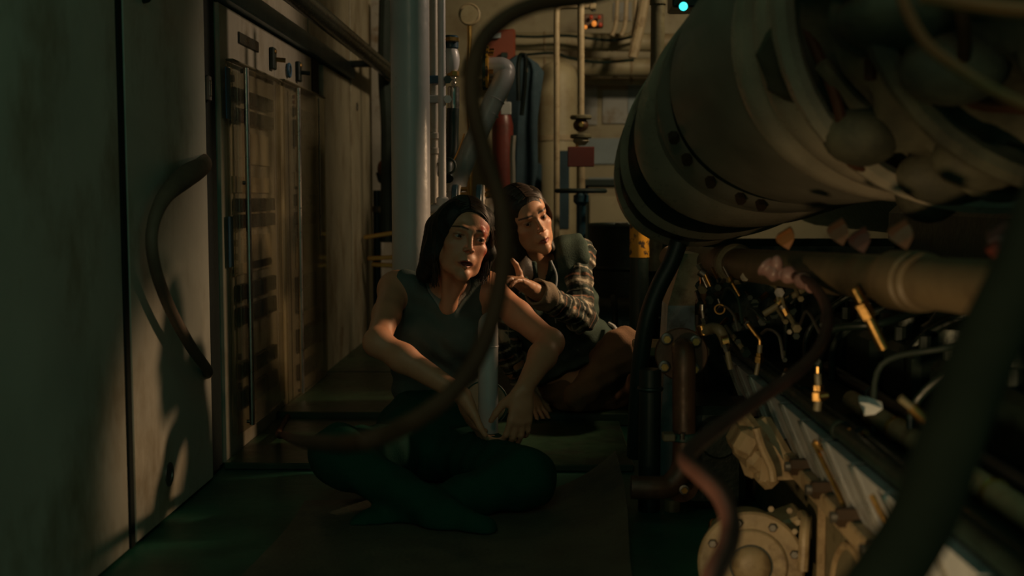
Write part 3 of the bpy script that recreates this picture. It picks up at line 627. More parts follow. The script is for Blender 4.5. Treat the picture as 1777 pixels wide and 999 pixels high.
# rusty elbow pipe with bolted flange
el = T('elbow_pipe', 'rust brown elbow pipe with a round four bolt flange facing us', 'pipe', P(1185, 900, 2.8))
FC = P(1181, 613, 2.92); FD = V(0, -1, .03)
fo = MB().lathe(FC, FD, [(0, .066), (.02, .067), (.023, .064), (.0235, .03)], 40).build('flange', 'rust_brown', el)
for x, y in ((1157, 588), (1207, 592), (1153, 636), (1205, 640)):
    c = P(x, y, 2.895); MB().lathe(c, (0, -1, 0), [(0, .0155), (.004, .0155), (.006, .012), (.006, .0105)], 18).build('washer', 'dull_steel', el)
    MB().cyl(c+V(0, -.003, 0), c+V(0, -.013, 0), .0095, n=6).build('bolt', 'brass', el)
MB().tube([P(1185, 606, 2.91), P(1185, 606, 2.86), P(1186, 612, 2.815), P(1187, 640, 2.80), P(1187, 700, 2.80), P(1187, 790, 2.79), P(1180, 822, 2.78), P(1160, 843, 2.77), P(1130, 846, 2.76), P(1095, 845, 2.76)], .0285, 20, 8).build('tube', 'rust_brown', el)
MB().cyl(P(1187, 763, 2.79), P(1187, 750, 2.79), .037, n=24, bev=.003).build('clamp', 'teal_paint', el)
MB().box(P(1160, 757, 2.75), (.03, .04, .018), bev=.003).build('clamp_lug', 'engine_olive', el); MB().cyl(P(1184, 762, 2.75), P(1184, 752, 2.75), .006, n=8).build('clamp_screw', 'steel', el)
MB().lathe(P(1180, 838, 2.80), (.3, -1, .1), [(0, .045), (.014, .045)], 24).build('lower_flange', 'rust_brown', el)
c = P(1187, 849, 2.74); MB().lathe(c, (0, -1, 0), [(0, .012), (.004, .012), (.005, .008)], 16).build('washer', 'dull_steel', el); MB().cyl(c, c+V(0, -.012, 0), .008, n=6).build('bolt', 'brass', el)
for i, (x, w_, lb) in enumerate(((1165, .022, 'dark upright drain pipe below the rust brown elbow'), (1125, .028, 'black upright pipe at the edge of the floor mat'))):
    a = P(x, 999, 2.9); t = T('drain_pipe', lb, 'pipe', (a.x, a.y, 0)); zt = P(x, 865 if i == 0 else 640, 2.9).z
    MB().cyl((a.x, a.y, .0), (a.x, a.y, zt), w_, n=16).build('tube', 'engine_olive' if i == 0 else 'rubber', t); MB().torus((a.x, a.y, zt-.05), (0, 0, 1), w_, .006).build('collar', 'engine_olive' if i == 0 else 'rubber', t)
solo('intake_hose', MB().tube([P(1178, 420, 3.0), P(1165, 455, 3.0), P(1140, 505, 3.0), P(1122, 560, 3.0), P(1110, 640, 3.02), P(1104, 740, 3.05), P(1102, 790, 3.08)], .023, 14), 'rubber', 'thick black hose dropping from the drum beside the cream pillar', 'hose')
# ================================================================== ENGINE
eb = T('engine_block', 'long marine engine block with cream crankcase along the right side', 'engine', (.9, 2.2, 0))
MB().box((1.02, 2.30, .155), (.92, 2.3, .31), bev=.01).build('crankcase', 'engine_olive', eb)
MB().box((1.06, 2.30, .335), (.94, 2.34, .05), bev=.006).build('deck', 'engine_black', eb)
MB().box((1.32, 2.34, .565), (.56, 2.36, .43), bev=.03).build('cylinder_bank', 'engine_black', eb)
MB().box((.75, 3.41, .345), (.58, .10, .66), bev=.02).build('end_housing', 'engine_black', eb)
MB().cyl((1.32, 1.2, .90), (1.32, 5.4, .90), .24, n=28, bev=.02).build('black_filler', 'engine_black', eb)  # black mass added to darken the opening under the drum
MB().box((.545, 2.16, .232), (.05, 2.0, .035), bev=.004).build('ledge', 'engine_cream', eb)
ORD = ['first', 'second', 'third', 'fourth', 'fifth', 'sixth', 'seventh', 'eighth', 'ninth', 'tenth', 'eleventh']
# slanted grey cover panels along the side, each with rib, clamp and brass strip
for k in range(11):
    y = 3.15-.185*k; yn = y-.172
    cvp = T('valve_cover', 'slanted grey engine cover panel, the '+ORD[k]+' counting from the cream pillar', 'engine cover', (.52, y, .25), 'grey covers along the engine side')
    sh = -.07; zt_, zb_ = .365, .245; xt, xb_ = .505, .545
    MB().prism([V(xt, y, zt_), V(xt, yn, zt_), V(xb_, yn+sh, zb_), V(xb_, y+sh, zb_)], (.03, 0, .0)).build('panel', 'engine_grey', cvp)
    MB().prism([V(xt-.008, y+.004, zt_), V(xt-.008, y-.004, zt_), V(xb_-.008, y-.004+sh, zb_), V(xb_-.008, y+.004+sh, zb_)], (.03, 0, 0)).build('rib', 'steel', cvp)
    ym = (y+yn)/2
    cy_ = y+sh-.02
    MB().cyl((.545, cy_, .252), (.505, cy_, .252), .018, n=6, bev=.003).build('clamp_knob', 'knob_brown', cvp)
    MB().cyl((.525, cy_, .252), (.495, cy_, .252), .010, n=10).build('stud', 'dull_steel', cvp)
    MB().cyl((.535, cy_+.03, .245), (.535, cy_-.03, .245), .008, n=8).build('clamp_bar', 'engine_black', cvp)
    if k in (5, 7):
        MB().tube([(xt-.012, yn+.02, zt_-.01), (xb_-.012, yn+.02+sh, zb_+.012)], .005, 8, 0).build('brass_strip', 'brass', cvp)
# long rods and pipes parallel to the engine
for i, (x, z, r, m, lb) in enumerate(((.535, .382, .015, 'engine_black', 'black control rod running just above the grey covers'), (.572, .372, .012, 'engine_black', 'thinner black rod behind the control rod'), (.635, .385, .019, 'engine_cream', 'dull beige fuel pipe running along the engine top'), (.72, .372, .014, 'dull_steel', 'grey pipe lying deeper on the engine top'))):
    t = T('engine_pipe', lb, 'pipe', (x, 2.2, z)); MB().cyl((x, 1.2, z), (x, (3.3, 3.2, 2.35, 2.9)[i], z), r, n=14).build('tube', m, t)
    for y in (1.6, 2.05, 2.5 if i != 2 else 2.2): MB().torus((x, y, z), (0, 1, 0), r, .005, 14, 6).build('collar', 'brass' if i == 2 else m, t)
# crankcase details: round cover, cream castings, inspection door
cc = T('gear_casing', 'cream cast pump with a round bolted end cover at bottom right', 'pump', P(1310, 999, 2.35))
D0 = P(1303, 978, 2.30); dn = V(-.12, -1, .10).normalized()
MB().lathe(D0-dn*.16, dn, [(0, .090), (.145, .092), (.15, .107), (.168, .107), (.172, .102), (.172, .073), (.176, .072), (.176, .070)], 48).build('end_cover', 'engine_cream', cc)
MB().lathe(D0+dn*.005, dn, [(0, .072), (.012, .072), (.015, .068), (.014, .043)], 40).build('inner_plate', 'engine_cream', cc)
MB().lathe(D0+dn*.012, dn, [(0, .040), (.010, .039), (.018, .034), (.024, .022), (.026, .006)], 32).build('dome', 'engine_cream', cc)
MB().torus(D0+dn*.017, dn, .041, .003, 32, 6).build('o_ring', 'rubber', cc)
u, v, _ = basis(dn)
for k in range(8):
    a = math.pi*k/4+.3; q = D0+(u*math.cos(a)+v*math.sin(a))*.088+dn*.008
    MB().cyl(q, q+dn*.014, .009, n=6, bev=.002).build('bolt', 'dull_steel', cc)
q = P(1360, 905, 2.38); MB().box(q, (.08, .10, .035), Matrix.Rotation(-.35, 3, 'Y'), .006).build('bracket', 'engine_cream', cc)
for x, y in ((1338, 883), (1370, 886), (1385, 906), (1379, 922), (1386, 980)): MB().cyl(P(x, y, 2.30), P(x, y, 2.28), .006, n=6).build('nut', 'engine_cream', cc)
MB().tube([P(1393, 990, 2.25), P(1396, 930, 2.26), P(1398, 905, 2.28), P(1392, 893, 2.32)], .011, 10).build('side_pipe', 'engine_cream', cc)
ca = T('cream_casting', 'rough cream casting with ribs below the grey covers', 'casting', P(1330, 830, 2.5))
for k, (x, y, rx, ry, rz) in enumerate(((1290, 762, .05, .12, .06), (1302, 788, .045, .12, .05), (1318, 812, .05, .12, .045), (1306, 745, .05, .10, .035), (1328, 780, .05, .14, .09), (1296, 800, .03, .08, .03))): MB().box(P(x, y, 2.5), (rx, ry, rz), Matrix.Rotation(.5+.15*k, 3, 'Y') @ Matrix.Rotation(.2*k, 3, 'Z'), .012).build('lobe', 'engine_cream', ca)
MB().prism([P(1325, 760, 2.44), P(1345, 775, 2.44), P(1380, 832, 2.44), P(1318, 834, 2.44)], (0, .25, 0)).build('web', 'engine_cream', ca)
MB().tube([P(1312, 742, 2.4), P(1322, 775, 2.4), P(1338, 810, 2.4), P(1342, 834, 2.4)], .009, 8).build('rib', 'engine_cream', ca)
dr_ = T('inspection_door', 'dark oval inspection door in the crankcase side', 'hatch', P(1440, 990, 2.0))
cI = V(.548, 1.98, .06)
MB().lathe(cI+V(.02, 0, 0), (-1, 0, 0), [(0, .13), (.02, .13), (.026, .122), (.028, .05)], 40).build('plate', 'engine_olive', dr_)
MB().torus(cI+V(-.005, 0, 0), (1, 0, 0), .128, .008, 40, 8).build('rim', 'engine_cream', dr_); MB().lathe(cI, (-1, 0, 0), [(0, .06), (.035, .058), (.045, .045)], 28).build('hub', 'engine_olive', dr_)
MB().box((.552, 2.24, .11), (.016, .012, .22), bev=.002).build('seam', 'engine_cream', eb)
solo('amber_sight_glass', MB().ell(P(1239, 918, 2.6), (.014, .014, .026)), 'brass', 'small amber sight glass low in the dark gap', 'sight glass')
fb = T('fuel_pump', 'dark fuel pump body in shadow under the rusty elbow', 'pump', P(1245, 990, 2.9)); MB().box((.44, 3.0, .14), (.16, .24, .26), bev=.02).build('body', 'engine_black', fb); MB().cyl((.44, 2.88, .2), (.44, 2.82, .2), .05, n=20, bev=.006).build('boss', 'engine_black', fb)
# --- top side clutter: fittings
def seg(mb, x0, y0, x1, y1, w_, d, d2=None, n=10, bev=0):
    a, b = P(x0, y0, d), P(x1, y1, d2 or d); return mb.cyl(a, b, w_*d/4000, n=n, bev=bev)
def fitting(label, d, parts, name='pipe_fitting', cat='fitting'):
    t = T(name, label, cat, P(parts[0][1], parts[0][2], d))
    for nm, x0, y0, x1, y1, w_, m, n in parts: seg(MB(), x0, y0, x1, y1, w_, d, n=n).build(nm, m, t)
    return t
f = fitting('bright steel twin rod injector just right of the pillar top', 2.95, [('nut', 1212, 458, 1216, 466, 11, 'steel', 6), ('rod', 1216, 474, 1227, 498, 6, 'steel', 10), ('rod', 1222, 472, 1233, 496, 6, 'brass', 10), ('collar', 1214, 470, 1222, 476, 16, 'dull_steel', 12)], 'injector')
f = fitting('shiny chained steel plug above the curved brass union', 2.9, [('cap', 1219, 528, 1219, 538, 10, 'steel', 12), ('stem', 1219, 538, 1221, 552, 8, 'dull_steel', 10), ('nut', 1221, 551, 1224, 558, 13, 'steel', 6), ('nut', 1223, 559, 1225, 564, 13, 'steel', 6), ('base', 1217, 564, 1222, 580, 18, 'brass', 12)], 'plug')
t = T('union_elbow', 'curved brass union with a bright hex nut beside the flange', 'fitting', P(1250, 590, 2.85)); MB().tube([P(1222, 574, 2.9), P(1236, 569, 2.88), P(1248, 572, 2.85), P(1256, 585, 2.85), P(1261, 600, 2.84)], .014, 12).build('tube', 'engine_olive', t)
seg(MB(), 1253, 594, 1264, 592, 22, 2.83, n=14).build('collar', 'brass', t); seg(MB(), 1258, 596, 1262, 609, 13, 2.82, n=6).build('nut', 'steel', t); seg(MB(), 1262, 609, 1268, 640, 10, 2.82).build('tail', 'engine_olive', t)
fitting('slim orange brass rod in the dark engine recess', 2.85, [('rod', 1267, 484, 1283, 513, 6, 'brass', 8), ('nut', 1265, 480, 1269, 489, 9, 'brass', 6), ('tail', 1255, 462, 1266, 483, 4, 'dull_steel', 8)], 'brass_rod', 'rod')
t = T('ring_bolt', 'thin brass ring hanging in the dark engine recess', 'ring', P(1249, 537, 2.8)); MB().torus(P(1249, 536, 2.8), (.1, 1, .2), .012, .0025, 20, 6).build('ring', 'brass', t); seg(MB(), 1249, 526, 1246, 518, 4, 2.8).build('shank', 'dull_steel', t)
t = fitting('bent brass injector pipe ending in stacked hex nuts', 2.7, [('sleeve', 1297, 561, 1312, 581, 8, 'brass', 10), ('stem', 1319, 598, 1318, 612, 9, 'engine_olive', 10), ('nut', 1318, 612, 1318, 618, 13, 'brass', 6), ('nut', 1318, 619, 1317, 629, 17, 'brass', 6), ('tail', 1316, 629, 1312, 650, 8, 'engine_olive', 10)], 'injector')
MB().tube([P(1310, 579, 2.7), P(1318, 588, 2.7), P(1319, 598, 2.7)], .0045, 8).build('pipe', 'brass', t)
fitting('stubby brass bolt at the end of the olive cross bar', 2.55, [('head', 1359, 532, 1366, 546, 13, 'brass', 8), ('washer', 1356, 528, 1360, 534, 17, 'dull_steel', 12)], 'bolt_fitting', 'bolt')
fitting('olive cross bar slanting through the engine recess', 2.6, [('bar', 1325, 545, 1400, 498, 11, 'engine_olive', 10), ('boss', 1350, 528, 1358, 518, 20, 'brass', 12)], 'linkage_bar', 'linkage')
t = fitting('upright brass drain valve with a big hex base in the engine top', 2.15, [('tip', 1419, 636, 1419, 647, 7, 'brass', 10), ('stem', 1419, 648, 1420, 668, 12, 'engine_olive', 10), ('nut', 1420, 668, 1420, 677, 20, 'brass', 6), ('hex', 1420, 680, 1420, 694, 26, 'brass', 6), ('tail', 1420, 694, 1418, 712, 14, 'engine_olive', 10)], 'drain_valve', 'valve')
seg(MB(), 1422, 688, 1437, 686, 11, 2.13).build('side_plug', 'brass', t)
fitting('large blurred brass injector rod hanging under the header pipe', 1.95, [('neck', 1482, 500, 1494, 522, 18, 'brass', 12), ('hex', 1494, 526, 1508, 550, 27, 'brass', 6), ('rod', 1508, 552, 1534, 604, 20, 'brass', 12)], 'injector')
fitting('golden brass rod low in the engine recess', 1.75, [('rod', 1582, 706, 1628, 752, 22, 'brass', 12), ('sleeve', 1562, 690, 1582, 706, 14, 'engine_olive', 12)], 'brass_rod', 'rod')
fitting('short bright brass stub beside the thick foreground hose', 1.7, [('stub', 1660, 630, 1668, 650, 14, 'brass', 10), ('base', 1668, 652, 1672, 668, 18, 'engine_olive', 10)], 'brass_stub', 'rod')
fitting('beige lever arm standing left of the thick foreground hose', 1.75, [('arm', 1604, 782, 1592, 815, 22, 'engine_cream', 12), ('knob', 1605, 778, 1607, 786, 26, 'engine_cream', 12)], 'lever', 'lever')
fitting('bright brass bolt at the right end of the header pipe', 1.5, [('bolt', 1733, 440, 1746, 460, 16, 'brass', 8), ('collar', 1720, 425, 1733, 440, 26, 'red_paint', 10)], 'bolt_fitting', 'bolt')
t = T('lifting_hook', 'curved orange lifting hook on the engine top', 'hook', P(1480, 755, 1.98)); MB().tube([P(1462, 753, 2.0), P(1472, 759, 1.99), P(1484, 760, 1.98), P(1496, 756, 1.97), P(1503, 750, 1.96)], .006, 8).build('hook', 'brass', t); seg(MB(), 1470, 746, 1476, 750, 10, 1.99).build('eye', 'brass', t)
solo('hose_clip', MB().tube([P(1412, 765, 2.05), P(1424, 776, 2.05), P(1436, 779, 2.05), P(1442, 776, 2.05)], .005, 8), 'brass', 'small curved orange clip above the grey covers', 'clip')
g = MB(); pr = [(1491, 698), (1506, 699), (1532, 709), (1518, 719), (1500, 721), (1497, 710)]
g.prism([P(x, y, 2.0+.02*math.sin(i*2)) for i, (x, y) in enumerate(pr)], (.004, .02, .008)); solo('white_rag', g, 'rag', 'crumpled white rag lying on the dark engine top', 'rag')
for k, (x, y, sx, m, lb) in enumerate(((1462, 404, .035, 'rust_brown', 'torn amber scrap of lagging tape under the drum'), (1500, 418, .03, 'hose_red', 'red cap of a fitting on top of the header pipe'), (1572, 408, .035, 'rust_brown', 'brown strap end dangling under the turbine casing'), (1370, 415, .03, 'cable_orange', 'short orange strap under the drum edge'), (1755, 425, .05, 'hose_red', 'red fitting at the right end of the header pipe'))):
    d = 2.0-.12*k if k != 3 else 2.2
    c = P(x, y, d); g = MB(); b = len(g.v)
    for i in range(5):
        a = i/4; g.v += [c+V(sx*(a-.5)*.7, 0, -sx*(a-.5)*.9)+V(-.012-.01*math.sin(a*3), .01*math.sin(a*5), -.006), c+V(sx*(a-.5)*.7, 0, -sx*(a-.5)*.9)+V(.014*math.cos(a*2), .012*math.cos(a*4), .008)]
    for q_ in list(g.v): g.v.append(q_+V(.003, .012, .003))
    n_ = 10
    for i in range(4): g.f += [(2*i, 2*i+1, 2*i+3, 2*i+2), (n_+2*i, n_+2*i+2, n_+2*i+3, n_+2*i+1), (2*i, 2*i+2, n_+2*i+2, n_+2*i), (2*i+1, n_+2*i+1, n_+2*i+3, 2*i+3)]
    g.f += [(0, n_, n_+1, 1), (8, 9, n_+9, n_+8)]
    solo('strap_scrap', g, m, lb, 'strap')
rr_ = random.Random(21)
for k in range(34):                                              # small dull fittings crowding the dark recess
    x, y = rr_.uniform(1205, 1440), rr_.uniform(470, 690); d = 3.05-(x-1205)/235*.75+rr_.uniform(0, .1)
    if y > 560+(x-1205)*.55: y -= 110
    an = rr_.choice((1.05, 1.15, .9, 2.4, 1.6))+rr_.uniform(-.2, .2); L = rr_.uniform(10, 30); dx, dy = math.cos(an)*L/2, math.sin(an)*L/2; m = rr_.choice(('engine_olive', 'engine_olive', 'engine_black', 'dull_steel', 'brass')); w_ = rr_.uniform(5, 11)
    if k == 23: continue
    t = T('small_fitting', 'small dull fitting crowded in the dark engine recess', 'fitting', P(x, y, d), 'small fittings in the engine recess')
    seg(MB(), x-dx, y-dy, x+dx, y+dy, w_, d, d-.04, n=8).build('rod', m, t); seg(MB(), x+dx*.6, y+dy*.6, x+dx*1.05, y+dy*1.05, w_*1.7, d-.03, d-.045, n=6).build('nut', rr_.choice(('engine_olive', 'rubber', 'rubber_matt')), t)
for k in range(7):
    x, y = rr_.uniform(1215, 1400), rr_.uniform(480, 600); d = 2.95-(x-1205)/235*.6
    solo('thin_fuel_line', MB().tube([P(x, y, d), P(x+12, y+rr_.uniform(-25, 5), d-.05), P(x+30, y+rr_.uniform(-15, 25), d-.1), P(x+38, y+rr_.uniform(20, 50), d-.12)], .0035, 6), rr_.choice(('engine_olive', 'rubber', 'dull_steel')), 'thin bent fuel line in the dark engine recess', 'fuel line', 'thin fuel lines in the engine recess')
# dark hoses tangled in the recess
rr_ = random.Random(11)
DL = ['nearest the pillar', 'second from the pillar', 'third from the pillar', 'fourth from the pillar', 'fifth from the pillar', 'sixth from the pillar', 'farthest right']
for k in range(7):
    y = 3.15-.2*k; x0 = rr_.uniform(.60, .75); r = rr_.uniform(.006, .010)
    pts = [(x0, y, .36), (x0+.02, y+.03, .45+rr_.uniform(0, .06)), (x0+.12, y-.04, .52+rr_.uniform(0, .08)), (x0+.25, y+.02, .55), (x0+.42, y, .56)]
    solo('fuel_hose', MB().tube(pts, r, 10), ['rubber', 'engine_black', 'rubber_matt'][k % 3], 'dark hose arching from the engine top into shadow, '+DL[k], 'hose', 'dark hoses on the engine top')
for k in range(6):
    y = 3.0-.3*k; t = T('cylinder_head', 'dark bolted cylinder head in the engine recess, the '+ORD[k]+' from the pillar', 'engine head', (.86, y, .36), 'cylinder heads'); x = .86
    MB().box((x, y, .425), (.24, .22, .13), bev=.015).build('body', 'engine_black', t); MB().lathe((x, y, .49), (0, 0, 1), [(0, .07), (.04, .07), (.05, .055), (.09, .03)], 20).build('cap', 'engine_black', t)
    for sx in (-.09, .09):
        for sy in (-.08, .08): MB().cyl((x+sx, y+sy, .49), (x+sx, y+sy, .52), .012, n=6).build('bolt', 'rubber_matt', t)
# ================================================================== foreground hoses
th = T('tape_wrapped_hose', 'reddish brown hose with a pink tape wrapped end drooping over the engine', 'hose', P(1435, 560, 2.0))
MB().tube([P(1375, 478, 2.25), P(1405, 490, 2.18), P(1430, 522, 2.08), P(1436, 560, 2.0), P(1418, 610, 1.9), P(1370, 655, 1.8), P(1300, 703, 1.7), P(1235, 750, 1.6), P(1198, 782, 1.52), P(1192, 800, 1.48), P(1215, 822, 1.44), P(1250, 858, 1.40), P(1268, 905, 1.36), P(1262, 950, 1.32), P(1238, 1000, 1.28), P(1225, 1060, 1.24)], lambda t: .0095+.004*t, 14).build('hose', 'hose_red', th)
MB().tube([P(1327, 460, 2.28), P(1340, 470, 2.27), P(1362, 475, 2.26), P(1388, 484, 2.23), P(1408, 498, 2.17)], lambda t: .020-.008*t+.003*math.sin(t*25), 14).build('tape_wrap', 'tape_pink', th)
MB().ell(P(1348, 458, 2.26), (.012, .012, .018)).build('tape_knot', 'tape_pink', th)
solo('thick_hose', MB().tube([P(1830, 330, 1.05), P(1775, 470, 1.02), P(1725, 575, 1.0), P(1680, 680, .98), P(1640, 790, .96), P(1600, 900, .94), P(1545, 990, .92), P(1480, 1080, .90)], .0275, 16), 'hose_dark', 'thick dark olive hose crossing the right foreground out of focus', 'hose')
solo('hanging_cable', MB().tube([P(1120, -40, 1.55), P(1030, -8, 1.5), P(930, 8, 1.45), P(868, 38, 1.42), P(828, 90, 1.4), P(818, 165, 1.38), P(838, 260, 1.36), P(866, 350, 1.34), P(875, 430, 1.32), P(860, 530, 1.3), P(828, 620, 1.27), P(775, 690, 1.24), P(700, 740, 1.2), P(620, 768, 1.15), P(550, 768, 1.45), P(512, 762, 2.2), P(494, 755, 3.0), P(484, 750, 3.7), V(-.90, 4.1, .035)], lambda t: .0105, 14), 'hose_brown', 'brown cable looping through the foreground in front of both women', 'cable')

def wl(px, py, x=-.885): d = -x*2000/(940-px); return V(x, d, P(px, py, d).z)
solo('shadow_loop', MB().tube([V(-.955, 3.235, P(366, 270, 3.2).z), wl(352, 286, -.90), wl(318, 308), wl(280, 345), wl(259, 400), wl(262, 460), wl(285, 530), wl(322, 600), wl(350, 640, -.90), V(-.955, 3.24, P(368, 655, 3.2).z)], lambda t: .014+.014*math.exp(-((t-.2)/.12)**2), 12), 'shadow_brown', 'dark tube standing in for a looped cable shadow on the left cabinet', 'hose')  # tube added in place of a cable shadow falling on the cabinet
# ================================================================== PEOPLE: implicit bodies meshed with surface nets
def npv(p): return np.array((p[0], p[1], p[2]), np.float32)
class Vol:
    """signed distance grid; fine spacing inside the given ranges, coarse elsewhere"""
    def __init__(s, lo, hi, h, fine=None, hf=.0022):
        ax = []
        for k in range(3):
            if fine is None: a = np.arange(lo[k], hi[k]+h, h)
            else:
                f0, f1 = fine[0][k], fine[1][k]
                a = np.concatenate([np.arange(f0-h, lo[k]-h, -h)[::-1], np.arange(f0, f1, hf), np.arange(f1+h*.5, hi[k]+h, h)])
            ax.append(a.astype(np.float32))
        s.ax = ax; s.h = h; s.D = np.full([len(a) for a in ax], .2, np.float32)
    def _sub(s, c0, c1, pad):
        sl = []
        for k in range(3):
            i0 = max(0, np.searchsorted(s.ax[k], c0[k]-pad)-1); i1 = min(len(s.ax[k]), np.searchsorted(s.ax[k], c1[k]+pad)+1); sl.append(slice(i0, max(i1, i0)))
        X, Y, Z = [s.ax[k][sl[k]] for k in range(3)]
        return tuple(sl), X[:, None, None], Y[None, :, None], Z[None, None, :]
    def _mix(s, sl, d, k, op):
        a = s.D[sl]
        if op == 'add':
            if k <= 0: s.D[sl] = np.minimum(a, d)
            else:
                hh = np.clip(.5+.5*(a-d)/k, 0, 1); s.D[sl] = a*(1-hh)+d*hh-k*hh*(1-hh)
        else:
            d = -d
            if k <= 0: s.D[sl] = np.maximum(a, d)
            else:
                hh = np.clip(.5-.5*(a-d)/k, 0, 1); s.D[sl] = a*(1-hh)+d*hh+k*hh*(1-hh)
    def cap(s, a, b, r0, r1=None, k=.02, op='add'):
        a, b = npv(a), npv(b); r1 = r0 if r1 is None else r1; pad = max(r0, r1)+k+.015
        sl, X, Y, Z = s._sub(np.minimum(a, b), np.maximum(a, b), pad); ab = b-a; L2 = max(float(ab@ab), 1e-9)
        t = np.clip(((X-a[0])*ab[0]+(Y-a[1])*ab[1]+(Z-a[2])*ab[2])/L2, 0, 1)
        d = np.sqrt((X-a[0]-t*ab[0])**2+(Y-a[1]-t*ab[1])**2+(Z-a[2]-t*ab[2])**2)-(r0+(r1-r0)*t)
        s._mix(sl, d, k, op); return s
    def ell(s, c, r, k=.02, op='add', rot=None):
        c = npv(c); m = max(r); sl, X, Y, Z = s._sub(c, c, m+k+.015); x, y, z = X-c[0], Y-c[1], Z-c[2]
        if rot is not None: x, y, z = [x*rot[i][0]+y*rot[i][1]+z*rot[i][2] for i in range(3)]
        k0 = np.sqrt((x/r[0])**2+(y/r[1])**2+(z/r[2])**2); k1 = np.sqrt((x/r[0]**2)**2+(y/r[1]**2)**2+(z/r[2]**2)**2)+1e-6
        s._mix(sl, k0*(k0-1)/k1, k, op); return s
    def half(s, p, n, op='sub', k=.0):
        """cut away everything on the side n points to"""
        p, n = npv(p), npv(n); n = n/np.linalg.norm(n); X, Y, Z = s.ax[0][:, None, None], s.ax[1][None, :, None], s.ax[2][None, None, :]
        d = (X-p[0])*n[0]+(Y-p[1])*n[1]+(Z-p[2])*n[2]; s.D = np.maximum(s.D, d); return s
    def fold(s, f, amp):
        X, Y, Z = s.ax[0][:, None, None], s.ax[1][None, :, None], s.ax[2][None, None, :]; s.D = s.D+amp*f(X, Y, Z).astype(np.float32); return s
    def mesh(s):
        D = s.D; I = D < 0; n = np.array(D.shape)
        cnt = np.zeros(n-1, np.int8)
        for dx in (0, 1):
            for dy in (0, 1):
                for dz in (0, 1): cnt += I[dx:n[0]-1+dx, dy:n[1]-1+dy, dz:n[2]-1+dz]
        act = (cnt > 0) & (cnt < 8); ci = np.argwhere(act); idx = np.full(n-1, -1, np.int32); idx[act] = np.arange(len(ci))
        acc = np.zeros((len(ci), 3), np.float64); num = np.zeros(len(ci)); cs = [(x, y, z) for x in (0, 1) for y in (0, 1) for z in (0, 1)]
        vals = {c: D[ci[:, 0]+c[0], ci[:, 1]+c[1], ci[:, 2]+c[2]] for c in cs}
        pos = {c: np.stack([s.ax[k][ci[:, k]+c[k]] for k in range(3)], 1) for c in cs}
        for c in cs:
            for k in range(3):
                if c[k]: continue
                e = list(c); e[k] = 1; e = tuple(e); va, vb = vals[c], vals[e]; m = (va < 0) != (vb < 0)
                t = np.where(m, va/np.where(m, va-vb, 1), 0)[:, None]; acc += np.where(m[:, None], pos[c]+(pos[e]-pos[c])*t, 0); num += m
        v = acc/num[:, None]; F = []
        for k in range(3):
            a = [slice(None)]*3; b = [slice(None)]*3; a[k] = slice(0, n[k]-1); b[k] = slice(1, n[k])
            A = I[tuple(a)]; ch = np.argwhere(A != I[tuple(b)]); o1, o2 = (k+1) % 3, (k+2) % 3
            ch = ch[(ch[:, o1] > 0) & (ch[:, o2] > 0) & (ch[:, o1] < n[o1]-1) & (ch[:, o2] < n[o2]-1)]
            ins = A[ch[:, 0], ch[:, 1], ch[:, 2]]
            def id_(d1, d2):
                q = ch.copy(); q[:, o1] += d1; q[:, o2] += d2; return idx[q[:, 0], q[:, 1], q[:, 2]]
            q = np.stack([id_(-1, -1), id_(0, -1), id_(0, 0), id_(-1, 0)], 1); q[~ins] = q[~ins][:, ::-1]; F.append(q)
        return v, np.concatenate(F)
def link_mesh(name, v, f, m, parent, colors=None, smooth=1):
    v = np.asarray(v, np.float64)
    for _ in range(smooth):
        acc = np.zeros_like(v); num = np.zeros(len(v))
        for a, b in ((0, 1), (1, 2), (2, 3), (3, 0)):
            np.add.at(acc, f[:, a], v[f[:, b]]); np.add.at(acc, f[:, b], v[f[:, a]]); np.add.at(num, f[:, a], 1); np.add.at(num, f[:, b], 1)
        v = .5*v+.5*acc/np.maximum(num, 1)[:, None]
    o0 = np.array(off(parent)); me = bpy.data.meshes.new(name)
    me.vertices.add(len(v)); me.vertices.foreach_set('co', (v-o0).astype(np.float32).ravel())
    me.loops.add(len(f)*4); me.loops.foreach_set('vertex_index', f.astype(np.int32).ravel())
    me.polygons.add(len(f)); me.polygons.foreach_set('loop_start', np.arange(0, len(f)*4, 4, dtype=np.int32))
    me.update(calc_edges=True); me.validate(); me.polygons.foreach_set('use_smooth', [True]*len(me.polygons))
    if colors is not None:
        at = me.color_attributes.new('col', 'FLOAT_COLOR', 'POINT'); c = np.ones((len(v), 4), np.float32); c[:, :3] = colors(v) if callable(colors) else colors; at.data.foreach_set('color', c.ravel())
    me.materials.append(M[m]); o = bpy.data.objects.new(name, me); COL.objects.link(o)
    if parent: o.parent = parent; ROOT[o.name] = off(parent)
    return o
